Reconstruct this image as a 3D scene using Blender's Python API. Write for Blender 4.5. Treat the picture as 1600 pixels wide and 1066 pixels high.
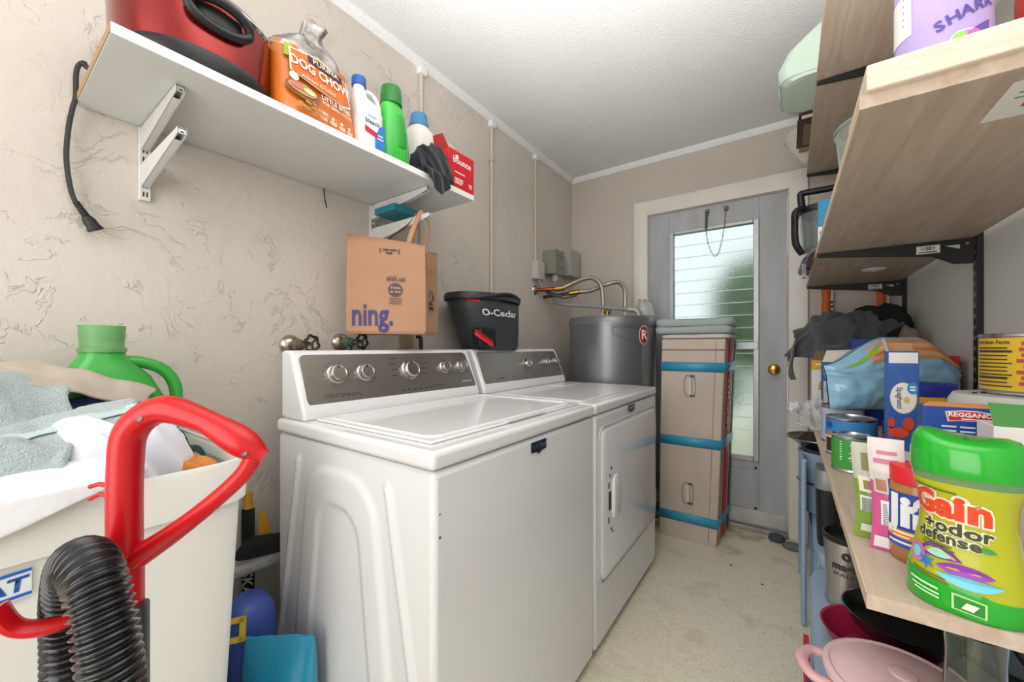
import bpy, bmesh, math, random
from math import sin, cos, pi, radians, sqrt, exp
from mathutils import Vector, Matrix, noise
for o in list(bpy.data.objects): bpy.data.objects.remove(o)
S = bpy.context.scene
COL = S.collection
random.seed(7)

# ---------------- camera ----------------
cam_d = bpy.data.cameras.new('camera'); cam_d.sensor_width = 36; cam_d.lens = 610/1600*36
cam_d.shift_y = 10/1600; cam_d.clip_start = .02
cam = bpy.data.objects.new('camera', cam_d); COL.objects.link(cam)
cam.location = (0, 0, 1.117); cam.rotation_euler = (pi/2, 0, math.atan(432/610))
S.camera = cam
# ---------------- world, lights, exposure ----------------
W = bpy.data.worlds.new('world'); S.world = W; W.use_nodes = True
bg = W.node_tree.nodes['Background']; bg.inputs[0].default_value = (.95, .985, 1, 1); bg.inputs[1].default_value = .62
def area(name, loc, target, sx, sy, power, col=(1, 1, 1)):
    l = bpy.data.lights.new(name, 'AREA'); l.shape = 'RECTANGLE'; l.size = sx; l.size_y = sy; l.energy = power; l.color = col
    o = bpy.data.objects.new(name, l); COL.objects.link(o); o.location = loc
    o.rotation_euler = (Vector(target)-Vector(loc)).to_track_quat('-Z', 'Y').to_euler(); return o
def globe(name, loc, rad, power, col=(1, 1, 1)):
    l = bpy.data.lights.new(name, 'POINT'); l.shadow_soft_size = rad; l.energy = power; l.color = col
    o = bpy.data.objects.new(name, l); COL.objects.link(o); o.location = loc; return o
# the photographer's flash, bounced off the ceiling, and an added soft fill light behind the camera
fl_ = bpy.data.lights.new('bounce_flash', 'SPOT'); fl_.energy = 148; fl_.spot_size = radians(92); fl_.spot_blend = 1; fl_.shadow_soft_size = .06; fl_.color = (1, .99, .975)
fo_ = bpy.data.objects.new('bounce_flash', fl_); COL.objects.link(fo_); fo_.location = (-.12, -.05, 1.25)
fo_.rotation_euler = Vector((-.10, .62, 1.19)).to_track_quat('-Z', 'Y').to_euler()
area('fill_light', (-.45, -1.25, 1.45), (-.45, 2, 1.35), 1.3, 1.9, 16.5, (1, .99, .98))  # added fill to brighten fronts and undersides; the wall behind has no opening
S.view_settings.view_transform = 'Standard'; S.view_settings.look = 'None'
S.view_settings.gamma = 1; S.view_settings.use_curve_mapping = False; S.view_settings.exposure = .84

# ---------------- materials ----------------
def lin(h):
    h = h.lstrip('#'); v = [int(h[i:i+2], 16)/255 for i in (0, 2, 4)]
    return tuple((x/12.92 if x <= .04045 else ((x+.055)/1.055)**2.4) for x in v)+(1,)
MATS = {}
def M(hexc, rough=.5, metal=0, var=0, vs=8, bump=0, bs=60, trans=0, ior=1.45, coat=0, alpha=1, sheen=0, stretch=None, dist=.01, name=None):
    key = (hexc, rough, metal, var, vs, bump, bs, trans, coat, alpha, sheen, stretch)
    if key in MATS: return MATS[key]
    m = bpy.data.materials.new(name or 'mat_'+hexc.strip('#')); m.use_nodes = True
    nt = m.node_tree; b = nt.nodes['Principled BSDF']
    c = lin(hexc); b.inputs['Base Color'].default_value = c; b.inputs['Roughness'].default_value = rough
    b.inputs['Metallic'].default_value = metal; b.inputs['IOR'].default_value = ior
    b.inputs['Transmission Weight'].default_value = trans; b.inputs['Coat Weight'].default_value = coat
    b.inputs['Alpha'].default_value = alpha; b.inputs['Sheen Weight'].default_value = sheen
    if var or bump:
        tc = nt.nodes.new('ShaderNodeTexCoord'); mp = nt.nodes.new('ShaderNodeMapping')
        nt.links.new(tc.outputs['Object'], mp.inputs[0])
        if stretch: mp.inputs['Scale'].default_value = stretch
    if var:
        n = nt.nodes.new('ShaderNodeTexNoise'); n.inputs['Scale'].default_value = vs; n.inputs['Detail'].default_value = 5
        nt.links.new(mp.outputs[0], n.inputs['Vector'])
        r = nt.nodes.new('ShaderNodeValToRGB'); r.color_ramp.elements[0].position = .3; r.color_ramp.elements[1].position = .7
        r.color_ramp.elements[0].color = tuple(x*(1-var) for x in c[:3])+(1,)
        r.color_ramp.elements[1].color = tuple(min(1, x*(1+var*.6)) for x in c[:3])+(1,)
        nt.links.new(n.outputs['Fac'], r.inputs[0]); nt.links.new(r.outputs[0], b.inputs['Base Color'])
    if bump:
        n = nt.nodes.new('ShaderNodeTexNoise'); n.inputs['Scale'].default_value = bs; n.inputs['Detail'].default_value = 4
        nt.links.new(mp.outputs[0], n.inputs['Vector'])
        bp = nt.nodes.new('ShaderNodeBump'); bp.inputs['Strength'].default_value = bump; bp.inputs['Distance'].default_value = dist
        nt.links.new(n.outputs['Fac'], bp.inputs['Height']); nt.links.new(bp.outputs[0], b.inputs['Normal'])
    MATS[key] = m; return m

def nodes_mat(name):
    m = bpy.data.materials.new(name); m.use_nodes = True; nt = m.node_tree
    b = nt.nodes['Principled BSDF']
    def N(t, **k):
        n = nt.nodes.new(t)
        for a, v in k.items():
            if a in n.inputs: n.inputs[a].default_value = v
            else: setattr(n, a, v)
        return n
    return m, nt, b, N, nt.links.new

def stucco(name, colr, dark, strength=.5):
    m, nt, b, N, L = nodes_mat(name)
    tc = N('ShaderNodeTexCoord')
    d = N('ShaderNodeTexNoise', Scale=3.2, Detail=4.0); L(tc.outputs['Object'], d.inputs['Vector'])
    mx = N('ShaderNodeMix', data_type='VECTOR'); mx.inputs[0].default_value = .3
    L(tc.outputs['Object'], mx.inputs[4]); L(d.outputs['Color'], mx.inputs[5])
    # troweled ridges: thin iso-lines of a distorted noise
    n1 = N('ShaderNodeTexNoise', Scale=7.0, Detail=6.0, Distortion=.8); n1.inputs['Roughness'].default_value = .62
    L(mx.outputs[1], n1.inputs['Vector'])
    s1 = N('ShaderNodeMath', operation='SUBTRACT'); s1.inputs[1].default_value = .5; L(n1.outputs['Fac'], s1.inputs[0])
    a1 = N('ShaderNodeMath', operation='ABSOLUTE'); L(s1.outputs[0], a1.inputs[0])
    r1 = N('ShaderNodeMapRange'); r1.inputs[1].default_value = 0; r1.inputs[2].default_value = .009; r1.inputs[3].default_value = 1; r1.inputs[4].default_value = 0
    L(a1.outputs[0], r1.inputs[0])
    # only here and there
    n2 = N('ShaderNodeTexNoise', Scale=2.4, Detail=3.0); L(tc.outputs['Object'], n2.inputs['Vector'])
    r2 = N('ShaderNodeMapRange'); r2.inputs[1].default_value = .40; r2.inputs[2].default_value = .56; L(n2.outputs['Fac'], r2.inputs[0])
    n5 = N('ShaderNodeTexNoise', Scale=13.0, Detail=3.0); L(tc.outputs['Object'], n5.inputs['Vector'])
    r5 = N('ShaderNodeMapRange'); r5.inputs[1].default_value = .46; r5.inputs[2].default_value = .56; L(n5.outputs['Fac'], r5.inputs[0])
    pq = N('ShaderNodeMath', operation='MULTIPLY'); L(r2.outputs[0], pq.inputs[0]); L(r5.outputs[0], pq.inputs[1])
    pm = N('ShaderNodeMath', operation='MULTIPLY'); L(r1.outputs[0], pm.inputs[0]); L(pq.outputs[0], pm.inputs[1])
    # flat plaster plateaus
    r3 = N('ShaderNodeMapRange'); r3.inputs[1].default_value = .47; r3.inputs[2].default_value = .53; L(n1.outputs['Fac'], r3.inputs[0])
    n3 = N('ShaderNodeTexNoise', Scale=30.0, Detail=8.0); L(tc.outputs['Object'], n3.inputs['Vector'])
    q1 = N('ShaderNodeMath', operation='MULTIPLY'); q1.inputs[1].default_value = .8; L(pm.outputs[0], q1.inputs[0])
    q2 = N('ShaderNodeMath', operation='MULTIPLY_ADD'); q2.inputs[1].default_value = .12; L(r3.outputs[0], q2.inputs[0]); L(q1.outputs[0], q2.inputs[2])
    q3 = N('ShaderNodeMath', operation='MULTIPLY_ADD'); q3.inputs[1].default_value = .55; L(n3.outputs['Fac'], q3.inputs[0]); L(q2.outputs[0], q3.inputs[2])
    bp = N('ShaderNodeBump'); bp.inputs['Strength'].default_value = strength; bp.inputs['Distance'].default_value = .006
    L(q3.outputs[0], bp.inputs['Height']); L(bp.outputs[0], b.inputs['Normal'])
    cr = N('ShaderNodeMix', data_type='RGBA'); cr.inputs[6].default_value = lin(colr); cr.inputs[7].default_value = lin(dark)
    n4 = N('ShaderNodeTexNoise', Scale=1.6, Detail=6.0); L(tc.outputs['Object'], n4.inputs['Vector'])
    r4 = N('ShaderNodeMapRange'); r4.inputs[1].default_value = .45; r4.inputs[2].default_value = .8; L(n4.outputs['Fac'], r4.inputs[0])
    L(r4.outputs[0], cr.inputs[0]); L(cr.outputs[2], b.inputs['Base Color']); b.inputs['Roughness'].default_value = .62
    return m
MAT_WALL = stucco('painted_stucco', '#d6cdc3', '#c9bfb5', .6)
MAT_WALLB = stucco('painted_stucco_smooth', '#cac1b7', '#c0b7ac', .14)

def floor_mat():
    m, nt, b, N, L = nodes_mat('vinyl_floor')
    tc = N('ShaderNodeTexCoord')
    n1 = N('ShaderNodeTexNoise', Scale=26.0, Detail=5.0, Distortion=2.2); L(tc.outputs['Object'], n1.inputs['Vector'])
    s1 = N('ShaderNodeMath', operation='SUBTRACT'); s1.inputs[1].default_value = .5; L(n1.outputs['Fac'], s1.inputs[0])
    a1 = N('ShaderNodeMath', operation='ABSOLUTE'); L(s1.outputs[0], a1.inputs[0])
    r1 = N('ShaderNodeMapRange'); r1.inputs[1].default_value = 0; r1.inputs[2].default_value = .02; r1.inputs[3].default_value = 1; r1.inputs[4].default_value = 0; L(a1.outputs[0], r1.inputs[0])
    c1 = N('ShaderNodeMix', data_type='RGBA'); c1.inputs[6].default_value = lin('#f0e9d3'); c1.inputs[7].default_value = lin('#bba873')
    f1 = N('ShaderNodeMath', operation='MULTIPLY'); f1.inputs[1].default_value = .7; L(r1.outputs[0], f1.inputs[0]); L(f1.outputs[0], c1.inputs[0])
    n2 = N('ShaderNodeTexNoise', Scale=5.0, Detail=7.0); L(tc.outputs['Object'], n2.inputs['Vector'])
    r2 = N('ShaderNodeMapRange'); r2.inputs[1].default_value = .56; r2.inputs[2].default_value = .75; L(n2.outputs['Fac'], r2.inputs[0])
    # worn, dirtier strip at the door threshold
    sx = N('ShaderNodeSeparateXYZ'); L(tc.outputs['Object'], sx.inputs[0])
    r3 = N('ShaderNodeMapRange'); r3.inputs[1].default_value = 2.3; r3.inputs[2].default_value = 2.75; r3.inputs[3].default_value = .35; r3.inputs[4].default_value = 1.3; L(sx.outputs['Y'], r3.inputs[0])
    mm = N('ShaderNodeMath', operation='MULTIPLY', use_clamp=True); L(r2.outputs[0], mm.inputs[0]); L(r3.outputs[0], mm.inputs[1])
    c2 = N('ShaderNodeMix', data_type='RGBA'); L(c1.outputs[2], c2.inputs[6]); c2.inputs[7].default_value = lin('#a08550'); L(mm.outputs[0], c2.inputs[0])
    L(c2.outputs[2], b.inputs['Base Color']); b.inputs['Roughness'].default_value = .3
    return m

def wood(name, a, c, scale=(14, 1.2, 14), rough=.5, k=3.0):
    m, nt, b, N, L = nodes_mat(name)
    tc = N('ShaderNodeTexCoord'); mp = N('ShaderNodeMapping'); mp.inputs['Scale'].default_value = scale
    L(tc.outputs['Object'], mp.inputs[0])
    n = N('ShaderNodeTexNoise', Scale=k, Detail=8.0, Distortion=.8); n.inputs['Roughness'].default_value = .62; L(mp.outputs[0], n.inputs['Vector'])
    r = N('ShaderNodeValToRGB'); r.color_ramp.elements[0].position = .32; r.color_ramp.elements[1].position = .68
    r.color_ramp.elements[0].color = lin(a); r.color_ramp.elements[1].color = lin(c)
    L(n.outputs['Fac'], r.inputs[0]); L(r.outputs[0], b.inputs['Base Color']); b.inputs['Roughness'].default_value = rough
    return m
MAT_LAM = wood('grey_oak_laminate', '#b39e8b', '#ccbaa8')
MAT_LAMEDGE = wood('oak_edge_band', '#c9b196', '#e2cfb6')
MAT_PINE = wood('raw_pine', '#d6c6b0', '#e8dccb', (3, 30, 14), .6)
MAT_WHITE = M('#e9e9ea', .22, coat=.4, name='appliance_enamel')
MAT_WPLAS = M('#e4e2df', .45)
MAT_BLACK = M('#17181a', .4)
MAT_CHROME = M('#d6d8da', .15, 1)
MAT_STEEL = M('#b3aea9', .32, 1, bump=.05, bs=40, stretch=(1, 1, 60))

# ---------------- mesh builder ----------------
OFF = {}
class MB:
    def __init__(s): s.v = []; s.f = []
    def add(s, vs, fs):
        n = len(s.v); s.v += [tuple(v) for v in vs]; s.f += [tuple(i+n for i in f) for f in fs]; return s
    def box(s, x0, x1, y0, y1, z0, z1):
        return s.add([(x0,y0,z0),(x1,y0,z0),(x1,y1,z0),(x0,y1,z0),(x0,y0,z1),(x1,y0,z1),(x1,y1,z1),(x0,y1,z1)],
                     [(3,2,1,0),(4,5,6,7),(0,1,5,4),(1,2,6,5),(2,3,7,6),(3,0,4,7)])
    def obox(s, c, ax, ay, az):
        c = Vector(c); ax = Vector(ax); ay = Vector(ay); az = Vector(az)
        if ax.cross(ay).dot(az) < 0: ax = -ax
        P = [c+ax*a+ay*b+az*d for d in (-1, 1) for a, b in ((-1,-1),(1,-1),(1,1),(-1,1))]
        return s.add(P, [(3,2,1,0),(4,5,6,7),(0,1,5,4),(1,2,6,5),(2,3,7,6),(3,0,4,7)])
    def rings(s, R, cap0=True, cap1=True, closed=True):
        n = len(R[0]); vs = [p for r in R for p in r]; fs = []
        for i in range(len(R)-1):
            for j in range(n if closed else n-1):
                k = (j+1) % n; fs.append((i*n+j, i*n+k, (i+1)*n+k, (i+1)*n+j))
        if cap0: fs.append(tuple(reversed(range(n))))
        if cap1: fs.append(tuple((len(R)-1)*n+j for j in range(n)))
        return s.add(vs, fs)
    def loft(s, secs, seg=28, cap0=True, cap1=True):
        """secs: (cx, cy, z, rx, ry, exponent) super-ellipse sections, bottom to top"""
        R = []
        for cx, cy, z, rx, ry, e in secs:
            r = []
            for j in range(seg):
                t = 2*pi*j/seg; c, d = cos(t), sin(t)
                r.append((cx+rx*math.copysign(abs(c)**(2/e), c), cy+ry*math.copysign(abs(d)**(2/e), d), z))
            R.append(r)
        return s.rings(R, cap0, cap1)
    def lathe(s, c, prof, seg=28, axis='z', cap0=True, cap1=True):
        R = []
        for r, h in prof:
            q = []
            for j in range(seg):
                t = 2*pi*j/seg; a, b = r*cos(t), r*sin(t)
                q.append({'z': (c[0]+a, c[1]+b, c[2]+h), 'x': (c[0]+h, c[1]+a, c[2]+b), 'y': (c[0]+b, c[1]+h, c[2]+a)}[axis])
            R.append(q)
        return s.rings(R, cap0, cap1)
    def cyl(s, p, q, r, r2=None, seg=16):
        return s.tube([p, q], r, seg, r2)
    def tube(s, path, r, seg=10, r2=None, flat=1, up=None, closed=False):
        P = [Vector(p) for p in path]; n = len(P)
        R = []; u = None
        for i in range(n):
            if closed: t = P[(i+1) % n]-P[i-1]
            else: t = P[min(i+1, n-1)]-P[max(i-1, 0)]
            t.normalize()
            if u is None:
                u = Vector(up) if up else (Vector((0, 0, 1)) if abs(t.z) < .9 else Vector((1, 0, 0)))
            u = (u-t*u.dot(t)).normalized(); w = t.cross(u)
            rr = r(i/(n-1)) if callable(r) else (r if r2 is None else r+(r2-r)*i/(n-1))
            R.append([P[i]+u*rr*flat*cos(2*pi*j/seg)+w*rr*sin(2*pi*j/seg) for j in range(seg)])
        if closed: R.append(R[0]); return s.rings(R, False, False)
        return s.rings(R)
    def prism(s, poly, o, ax, ay, az):
        """polygon in (ax, ay) coordinates at o, extruded along az"""
        o, ax, ay, az = (Vector(q) for q in (o, ax, ay, az))
        A = [o+ax*x+ay*y for x, y in poly]; B = [p+az for p in A]; n = len(A)
        if sum(poly[i][0]*poly[(i+1) % n][1]-poly[(i+1) % n][0]*poly[i][1] for i in range(n)) * ax.cross(ay).dot(az) < 0: A, B = A[::-1], B[::-1]
        return s.rings([A, B])
    def grid(s, fn, nu, nv):
        vs = [fn(i/nu, j/nv) for j in range(nv+1) for i in range(nu+1)]
        return s.add(vs, [(j*(nu+1)+i, j*(nu+1)+i+1, (j+1)*(nu+1)+i+1, (j+1)*(nu+1)+i) for j in range(nv) for i in range(nu)])
    def build(s, name, mat, parent=None, bevel=0, smooth=40, sub=0, solid=0, segs=2):
        off = OFF.get(parent.name, Vector()) if parent else Vector()
        me = bpy.data.meshes.new(name); me.from_pydata([tuple(Vector(v)-off) for v in s.v], [], s.f); me.update()
        bm = bmesh.new(); bm.from_mesh(me); bmesh.ops.recalc_face_normals(bm, faces=bm.faces); bm.to_mesh(me); bm.free()
        if smooth:
            for p in me.polygons: p.use_smooth = True
            me.set_sharp_from_angle(angle=radians(smooth))
        o = bpy.data.objects.new(name, me); COL.objects.link(o)
        if mat: me.materials.append(mat)
        if parent: o.parent = parent; OFF[o.name] = off
        if solid:
            md = o.modifiers.new('solid', 'SOLIDIFY'); md.thickness = solid; md.offset = 0
        if bevel:
            md = o.modifiers.new('bevel', 'BEVEL'); md.width = bevel; md.segments = segs; md.limit_method = 'ANGLE'; md.angle_limit = radians(40)
        if sub:
            md = o.modifiers.new('sub', 'SUBSURF'); md.levels = sub; md.render_levels = sub
        return o
def tag(o, label, cat, group=None):
    o['label'] = label; o['category'] = cat
    if group: o['group'] = group
    return o
def T(name, label, cat, loc, group=None, local=False, rz=0):
    """a thing: an Empty at its base. Children are given in world coordinates unless local"""
    o = bpy.data.objects.new(name, None); COL.objects.link(o); o.location = loc; o.rotation_euler = (0, 0, rz); o.empty_display_size = .05
    OFF[o.name] = Vector() if local else Vector(loc)
    return tag(o, label, cat, group)
def struct(o): o['kind'] = 'structure'; return o
def smoothstep(a, b, x):
    t = max(0, min(1, (x-a)/(b-a))); return t*t*(3-2*t)
def catmull(P, n=8):
    P = [Vector(p) for p in P]; out = []
    for i in range(len(P)-1):
        a, b, c, d = P[max(i-1, 0)], P[i], P[i+1], P[min(i+2, len(P)-1)]
        for k in range(n):
            t = k/n; out.append(.5*((2*b)+(c-a)*t+(2*a-5*b+4*c-d)*t*t+(3*b-a-3*c+d)*t**3))
    return out+[P[-1]]
def txt(s, size, mat, parent, o=None, r=None, u=None, cyl=None, name='lettering', bold=0, sx=1, align='CENTER', shear=0, fn=None, h=0):
    """flat printed lettering: o/r/u = centre, right, up; cyl = (cx, cy, radius, angle, z) wraps it round a cylinder"""
    cu = bpy.data.curves.new('t', 'FONT'); cu.body = s; cu.size = size; cu.align_x = align; cu.align_y = 'CENTER'
    cu.resolution_u = 2; cu.offset = bold*size; cu.shear = shear; cu.extrude = h
    ob = bpy.data.objects.new('t', cu); COL.objects.link(ob)
    me = bpy.data.meshes.new_from_object(ob.evaluated_get(bpy.context.evaluated_depsgraph_get()))
    bpy.data.objects.remove(ob)
    off = OFF.get(parent.name, Vector())
    for v in me.vertices:
        x, y = v.co.x*sx, v.co.y
        if fn: p = fn(x, y)
        elif cyl:
            cx, cy, R, a, z = cyl; t = a+x/R; p = Vector((cx+R*cos(t), cy+R*sin(t), z+y))
        else: p = Vector(o)+Vector(r).normalized()*x+Vector(u).normalized()*y+Vector(r).cross(Vector(u)).normalized()*v.co.z
        v.co = Vector(p)-off
    me.materials.clear(); me.materials.append(mat)
    ob = bpy.data.objects.new(name, me); COL.objects.link(ob); ob.parent = parent; OFF[ob.name] = off
    return ob
def lines(fn, rows, name, mat, parent):
    """lines of fine print too small to read: (x centre, y, width, height) strips on the surface fn(x, y)"""
    mb = MB()
    for x, y, w, h in rows: mb.grid(lambda u, v: fn(x-w/2+w*u, y+h*v), 4, 1)
    o = mb.build(name, mat, parent, smooth=0); return o
def patch(pts, name, mat, parent, t=.0006):
    """thin printed patch: polygon of 3D points with a little thickness along its normal"""
    P = [Vector(p) for p in pts]; n = (P[1]-P[0]).cross(P[2]-P[0]).normalized()*t
    return MB().rings([P, [p+n for p in P]]).build(name, mat, parent, smooth=0)
def cylpatch(c, R, a0, a1, z0, z1, name, mat, parent, n=16, wav=None):
    """label wrapped round an upright cylinder"""
    def f(u, v):
        a = a0+(a1-a0)*u; z = z0+(z1-z0)*v+(wav(u, v) if wav else 0); r = R(z) if callable(R) else R
        return (c[0]+r*cos(a), c[1]+r*sin(a), z)
    return MB().grid(f, n, 1 if not callable(R) else 10).build(name, mat, parent)
def ellipse(o, r, u, a, b, n=20):
    o, r, u = Vector(o), Vector(r).normalized(), Vector(u).normalized()
    return [o+r*a*cos(2*pi*i/n)+u*b*sin(2*pi*i/n) for i in range(n)]
def cloth(fn, nu, nv, name, mat, parent=None, sub=1, solid=.004):
    return MB().grid(fn, nu, nv).build(name, mat, parent, sub=sub, solid=solid, smooth=180)
def fold(x, y, s, sc=6.0):
    """ridged folds"""
    p = Vector((x*sc+s*7.1, y*sc-s*3.3, s))
    return 1-abs(noise.noise(p+Vector((noise.noise(p*.6)*1.5,)*3)))*2
def mound(cx, cy, z0, rx, ry, h, seed, name, mat, parent=None, amp=.25, sc=6, n=36, e=2.4, rot=0, flat=.5):
    """a rumpled heap of cloth: closed dome with folds"""
    R = []
    for i in range(n//2+1):
        t = i/(n//2); ring = []
        for j in range(n):
            a = 2*pi*j/n
            rr = (1-t**2.2) if t < 1 else 0.001
            rad = sin(pi/2*min(1, (1-t)*1.0))**flat if t < 1 else .001
            c, d = cos(a), sin(a)
            x = rx*rad*math.copysign(abs(c)**(2/e), c); y = ry*rad*math.copysign(abs(d)**(2/e), d)
            z = h*sin(pi/2*t)
            f = fold(x+cx, y+cy+z*.5, seed, sc)
            g = 1+amp*(f-.5)*(.35+.65*(1-t))
            zz = z*(1+amp*.7*(f-.5))
            X, Y = x*g, y*g
            ring.append((cx+X*cos(rot)-Y*sin(rot), cy+X*sin(rot)+Y*cos(rot), z0+zz))
        R.append(ring)
    return MB().rings(R).build(name, mat, parent, smooth=180, sub=1)

# ---------------- the room ----------------
XL, XR, YB, YF, ZC = -1.40, .455, 2.80, -1.55, 2.44
struct(MB().box(XL-.1, XR+.1, YF-.1, YB+.1, -.1, 0).build('floor', floor_mat(), smooth=0))
MAT_CEIL = M('#eeeeee', .8, bump=.45, bs=130, var=.03, vs=3, dist=.006, name='textured_ceiling_paint')
struct(MB().box(XL-.1, XR+.1, YF-.1, YB+.1, ZC, ZC+.1).build('ceiling', MAT_CEIL, smooth=0))
struct(MB().box(XL-.1, XL, YF-.1, YB+.1, 0, ZC).build('wall_left', MAT_WALL, smooth=0))
struct(MB().box(XR, XR+.1, YF-.1, YB+.1, 0, ZC).build('wall_right', M('#e9eae6', .6, bump=.12, bs=14, name='right_wall_paint'), smooth=0))
struct(MB().box(XL, XR, YF-.1, YF, 0, ZC).build('wall_front', M('#dcd6cc', .7, bump=.1, bs=20), smooth=0))
DX0, DX1, DZ = -.80, -.005, 2.035      # door leaf
wb = MB()
wb.box(XL, DX0-.001, YB, YB+.1, 0, ZC); wb.box(DX1+.001, XR, YB, YB+.1, 0, ZC); wb.box(DX0-.001, DX1+.001, YB, YB+.1, DZ+.001, ZC)
struct(wb.build('wall_back', MAT_WALLB, smooth=0))
MAT_TRIM = M('#e6e1da', .42, var=.06, vs=5, bump=.08, bs=16, name='gloss_trim_paint')
t = MB(); t.prism([(0, 0), (.032, 0), (.032, -.008), (.008, -.03), (0, -.03)], (XL, YF, ZC), (1, 0, 0), (0, 0, 1), (0, YB-YF, 0)); struct(t.build('trim_1', MAT_CEIL))
t = MB(); t.prism([(0, 0), (-.03, 0), (-.03, -.008), (-.008, -.035), (0, -.035)], (XL, YB, ZC), (0, 1, 0), (0, 0, 1), (XR-XL, 0, 0)); struct(t.build('trim_2', MAT_CEIL))
# door casing: two legs and a head
t = MB()
cz = DZ+.105
prof = [(0, 0), (.10, 0), (.10, -.028), (.075, -.034), (.02, -.024), (0, -.02)]
t.prism([(0, 0), (.098, 0), (.098, -.02), (.05, -.03), (.012, -.032), (0, -.026)], (DX0-.104, YB, 0), (1, 0, 0), (0, 1, 0), (0, 0, cz))
t.prism([(0, 0), (.09, 0), (.09, -.026), (.05, -.03), (0, -.02)], (DX1+.006, YB, 0), (1, 0, 0), (0, 1, 0), (0, 0, cz))
t.prism([(0, 0), (.098, 0), (.098, -.026), (.05, -.03), (0, -.02)], (DX0-.104, YB, DZ+.006), (0, 0, 1), (0, 1, 0), (DX1-DX0+.2, 0, 0))
struct(t.build('trim_3', MAT_TRIM, bevel=.003))
# ---- the painted door with jalousie louvres ----
MAT_DOOR = M('#b4b6b9', .45, var=.14, vs=4, bump=.1, bs=12, stretch=(3, 1, .6), name='worn_grey_door_paint')
GX0, GX1, GZ0, GZ1 = -.665, -.145, .42, 1.90
d = MB(); ya, yb = YB+.002, YB+.04
d.box(DX0, GX0, ya, yb, .03, DZ); d.box(GX1, DX1, ya, yb, .03, DZ); d.box(GX0, GX1, ya, yb, GZ1, DZ); d.box(GX0, GX1, ya, yb, .03, GZ0)
door = struct(d.build('door_1', MAT_DOOR, bevel=.002))
m_al = M('#a9acae', .4, .6, var=.1, vs=9)
f = MB(); w = .03
f.box(GX0, GX0+w, ya-.012, ya+.03, GZ0, GZ1); f.box(GX1-w, GX1, ya-.012, ya+.03, GZ0, GZ1); f.box(GX0+w, GX1-w, ya-.012, ya+.03, GZ1-.022, GZ1); f.box(GX0+w, GX1-w, ya-.012, ya+.03, GZ0, GZ0+.025)
f.build('louvre_frame', m_al, door, bevel=.003)
d2 = MB()
for x0, x1, z0, z1 in ((GX0+.02, GX1-.01, .13, .39),):
    d2.box(x0, x0+.018, ya-.008, ya, z0, z1); d2.box(x1-.018, x1, ya-.008, ya, z0, z1); d2.box(x0, x1, ya-.008, ya, z1-.018, z1); d2.box(x0, x1, ya-.008, ya, z0, z0+.018)
d2.build('panel_moulding', MAT_DOOR, door, bevel=.003)
MB().box(DX0+.01, DX1-.01, ya-.006, ya, .04, .125).build('kick_strip', M('#c9c8c4', .5, var=.2, vs=10), door, bevel=.002)
mg, nt, b, N, L = nodes_mat('rippled_louvre_glass')
b.inputs['Base Color'].default_value = (.86, .95, .93, 1); b.inputs['Roughness'].default_value = .3; b.inputs['Transmission Weight'].default_value = 1; b.inputs['IOR'].default_value = 1.3
tc = N('ShaderNodeTexCoord'); n = N('ShaderNodeTexNoise', Scale=120.0, Detail=2.0); L(tc.outputs['Object'], n.inputs['Vector'])
bp = N('ShaderNodeBump'); bp.inputs['Strength'].default_value = .3; bp.inputs['Distance'].default_value = .004; L(n.outputs['Fac'], bp.inputs['Height']); L(bp.outputs[0], b.inputs['Normal'])
NL = 18; pit = (GZ1-.022-GZ0-.025)/NL
pm = None
for i in range(NL):
    zc = GZ0+.025+pit*(i+.5)
    mb = MB(); a = radians(14); up = Vector((0, sin(a), cos(a)))
    if pm is None:
        o = MB().obox((0, 0, 0), ((GX1-GX0)/2-w-.001, 0, 0), Vector((0, cos(a), -sin(a)))*.0028, up*(pit*.56)).build('louvre_pane', mg, door, smooth=0); pm = o.data
    else:
        o = bpy.data.objects.new('louvre_pane', pm); COL.objects.link(o); o.parent = door
    o.location = ((GX0+GX1)/2, ya+.017, zc)
MB().box(GX0+w, GX1-.005, ya-.02, ya-.013, 1.105, 1.15).build('cross_bar', m_al, door, bevel=.002)
k = MB(); k.lathe((-.07, ya, .985), [(.032, 0), (.032, -.004), (.026, -.009), (.014, -.012), (.013, -.03), (.022, -.036), (.027, -.048), (.024, -.058), (.012, -.062)], 24, 'y')
k.build('knob', M('#c59a4a', .2, 1), door)
s_ = MB(); s_.lathe((-.07, ya, .985), [(.008, -.0622), (.006, -.064)], 12, 'y'); s_.build('lock_button', M('#8a6a2e', .3, 1), door)
# chain and its brackets on the door head
for x in (-.43, -.322):
    MB().box(x-.012, x+.012, ya-.016, ya, 1.985, 2.01).build('chain_bracket', M('#6d6962', .5, .8), door, bevel=.002)
MB().tube([(-.43, ya-.02, 1.99), (-.433, ya-.022, 1.95), (-.435, ya-.022, 1.885)], .007, 10).build('chain_sleeve', M('#56575a', .6), door)
path = catmull([(-.435, ya-.022, 1.885), (-.43, ya-.02, 1.83), (-.412, ya-.018, 1.75), (-.385, ya-.016, 1.70), (-.365, ya-.016, 1.715), (-.345, ya-.018, 1.79), (-.328, ya-.02, 1.90), (-.322, ya-.02, 1.985)], 24)
ch = MB(); L0 = 0
pts = [path[0]]
for p in path[1:]:
    if (p-pts[-1]).length >= .0135: pts.append(p)
for i in range(len(pts)-1):
    a_, b_ = pts[i], pts[i+1]; t_ = (b_-a_).normalized(); sd = Vector((0, 1, 0)) if i % 2 else Vector((0, 1, 0)).cross(t_)
    c_ = (a_+b_)/2
    ch.tube([c_+t_*.0095*cos(q*pi/4)+sd*.0038*sin(q*pi/4) for q in range(8)], .0013, 5, closed=True)
ch.build('chain', M('#77746e', .35, 1), door)
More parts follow.
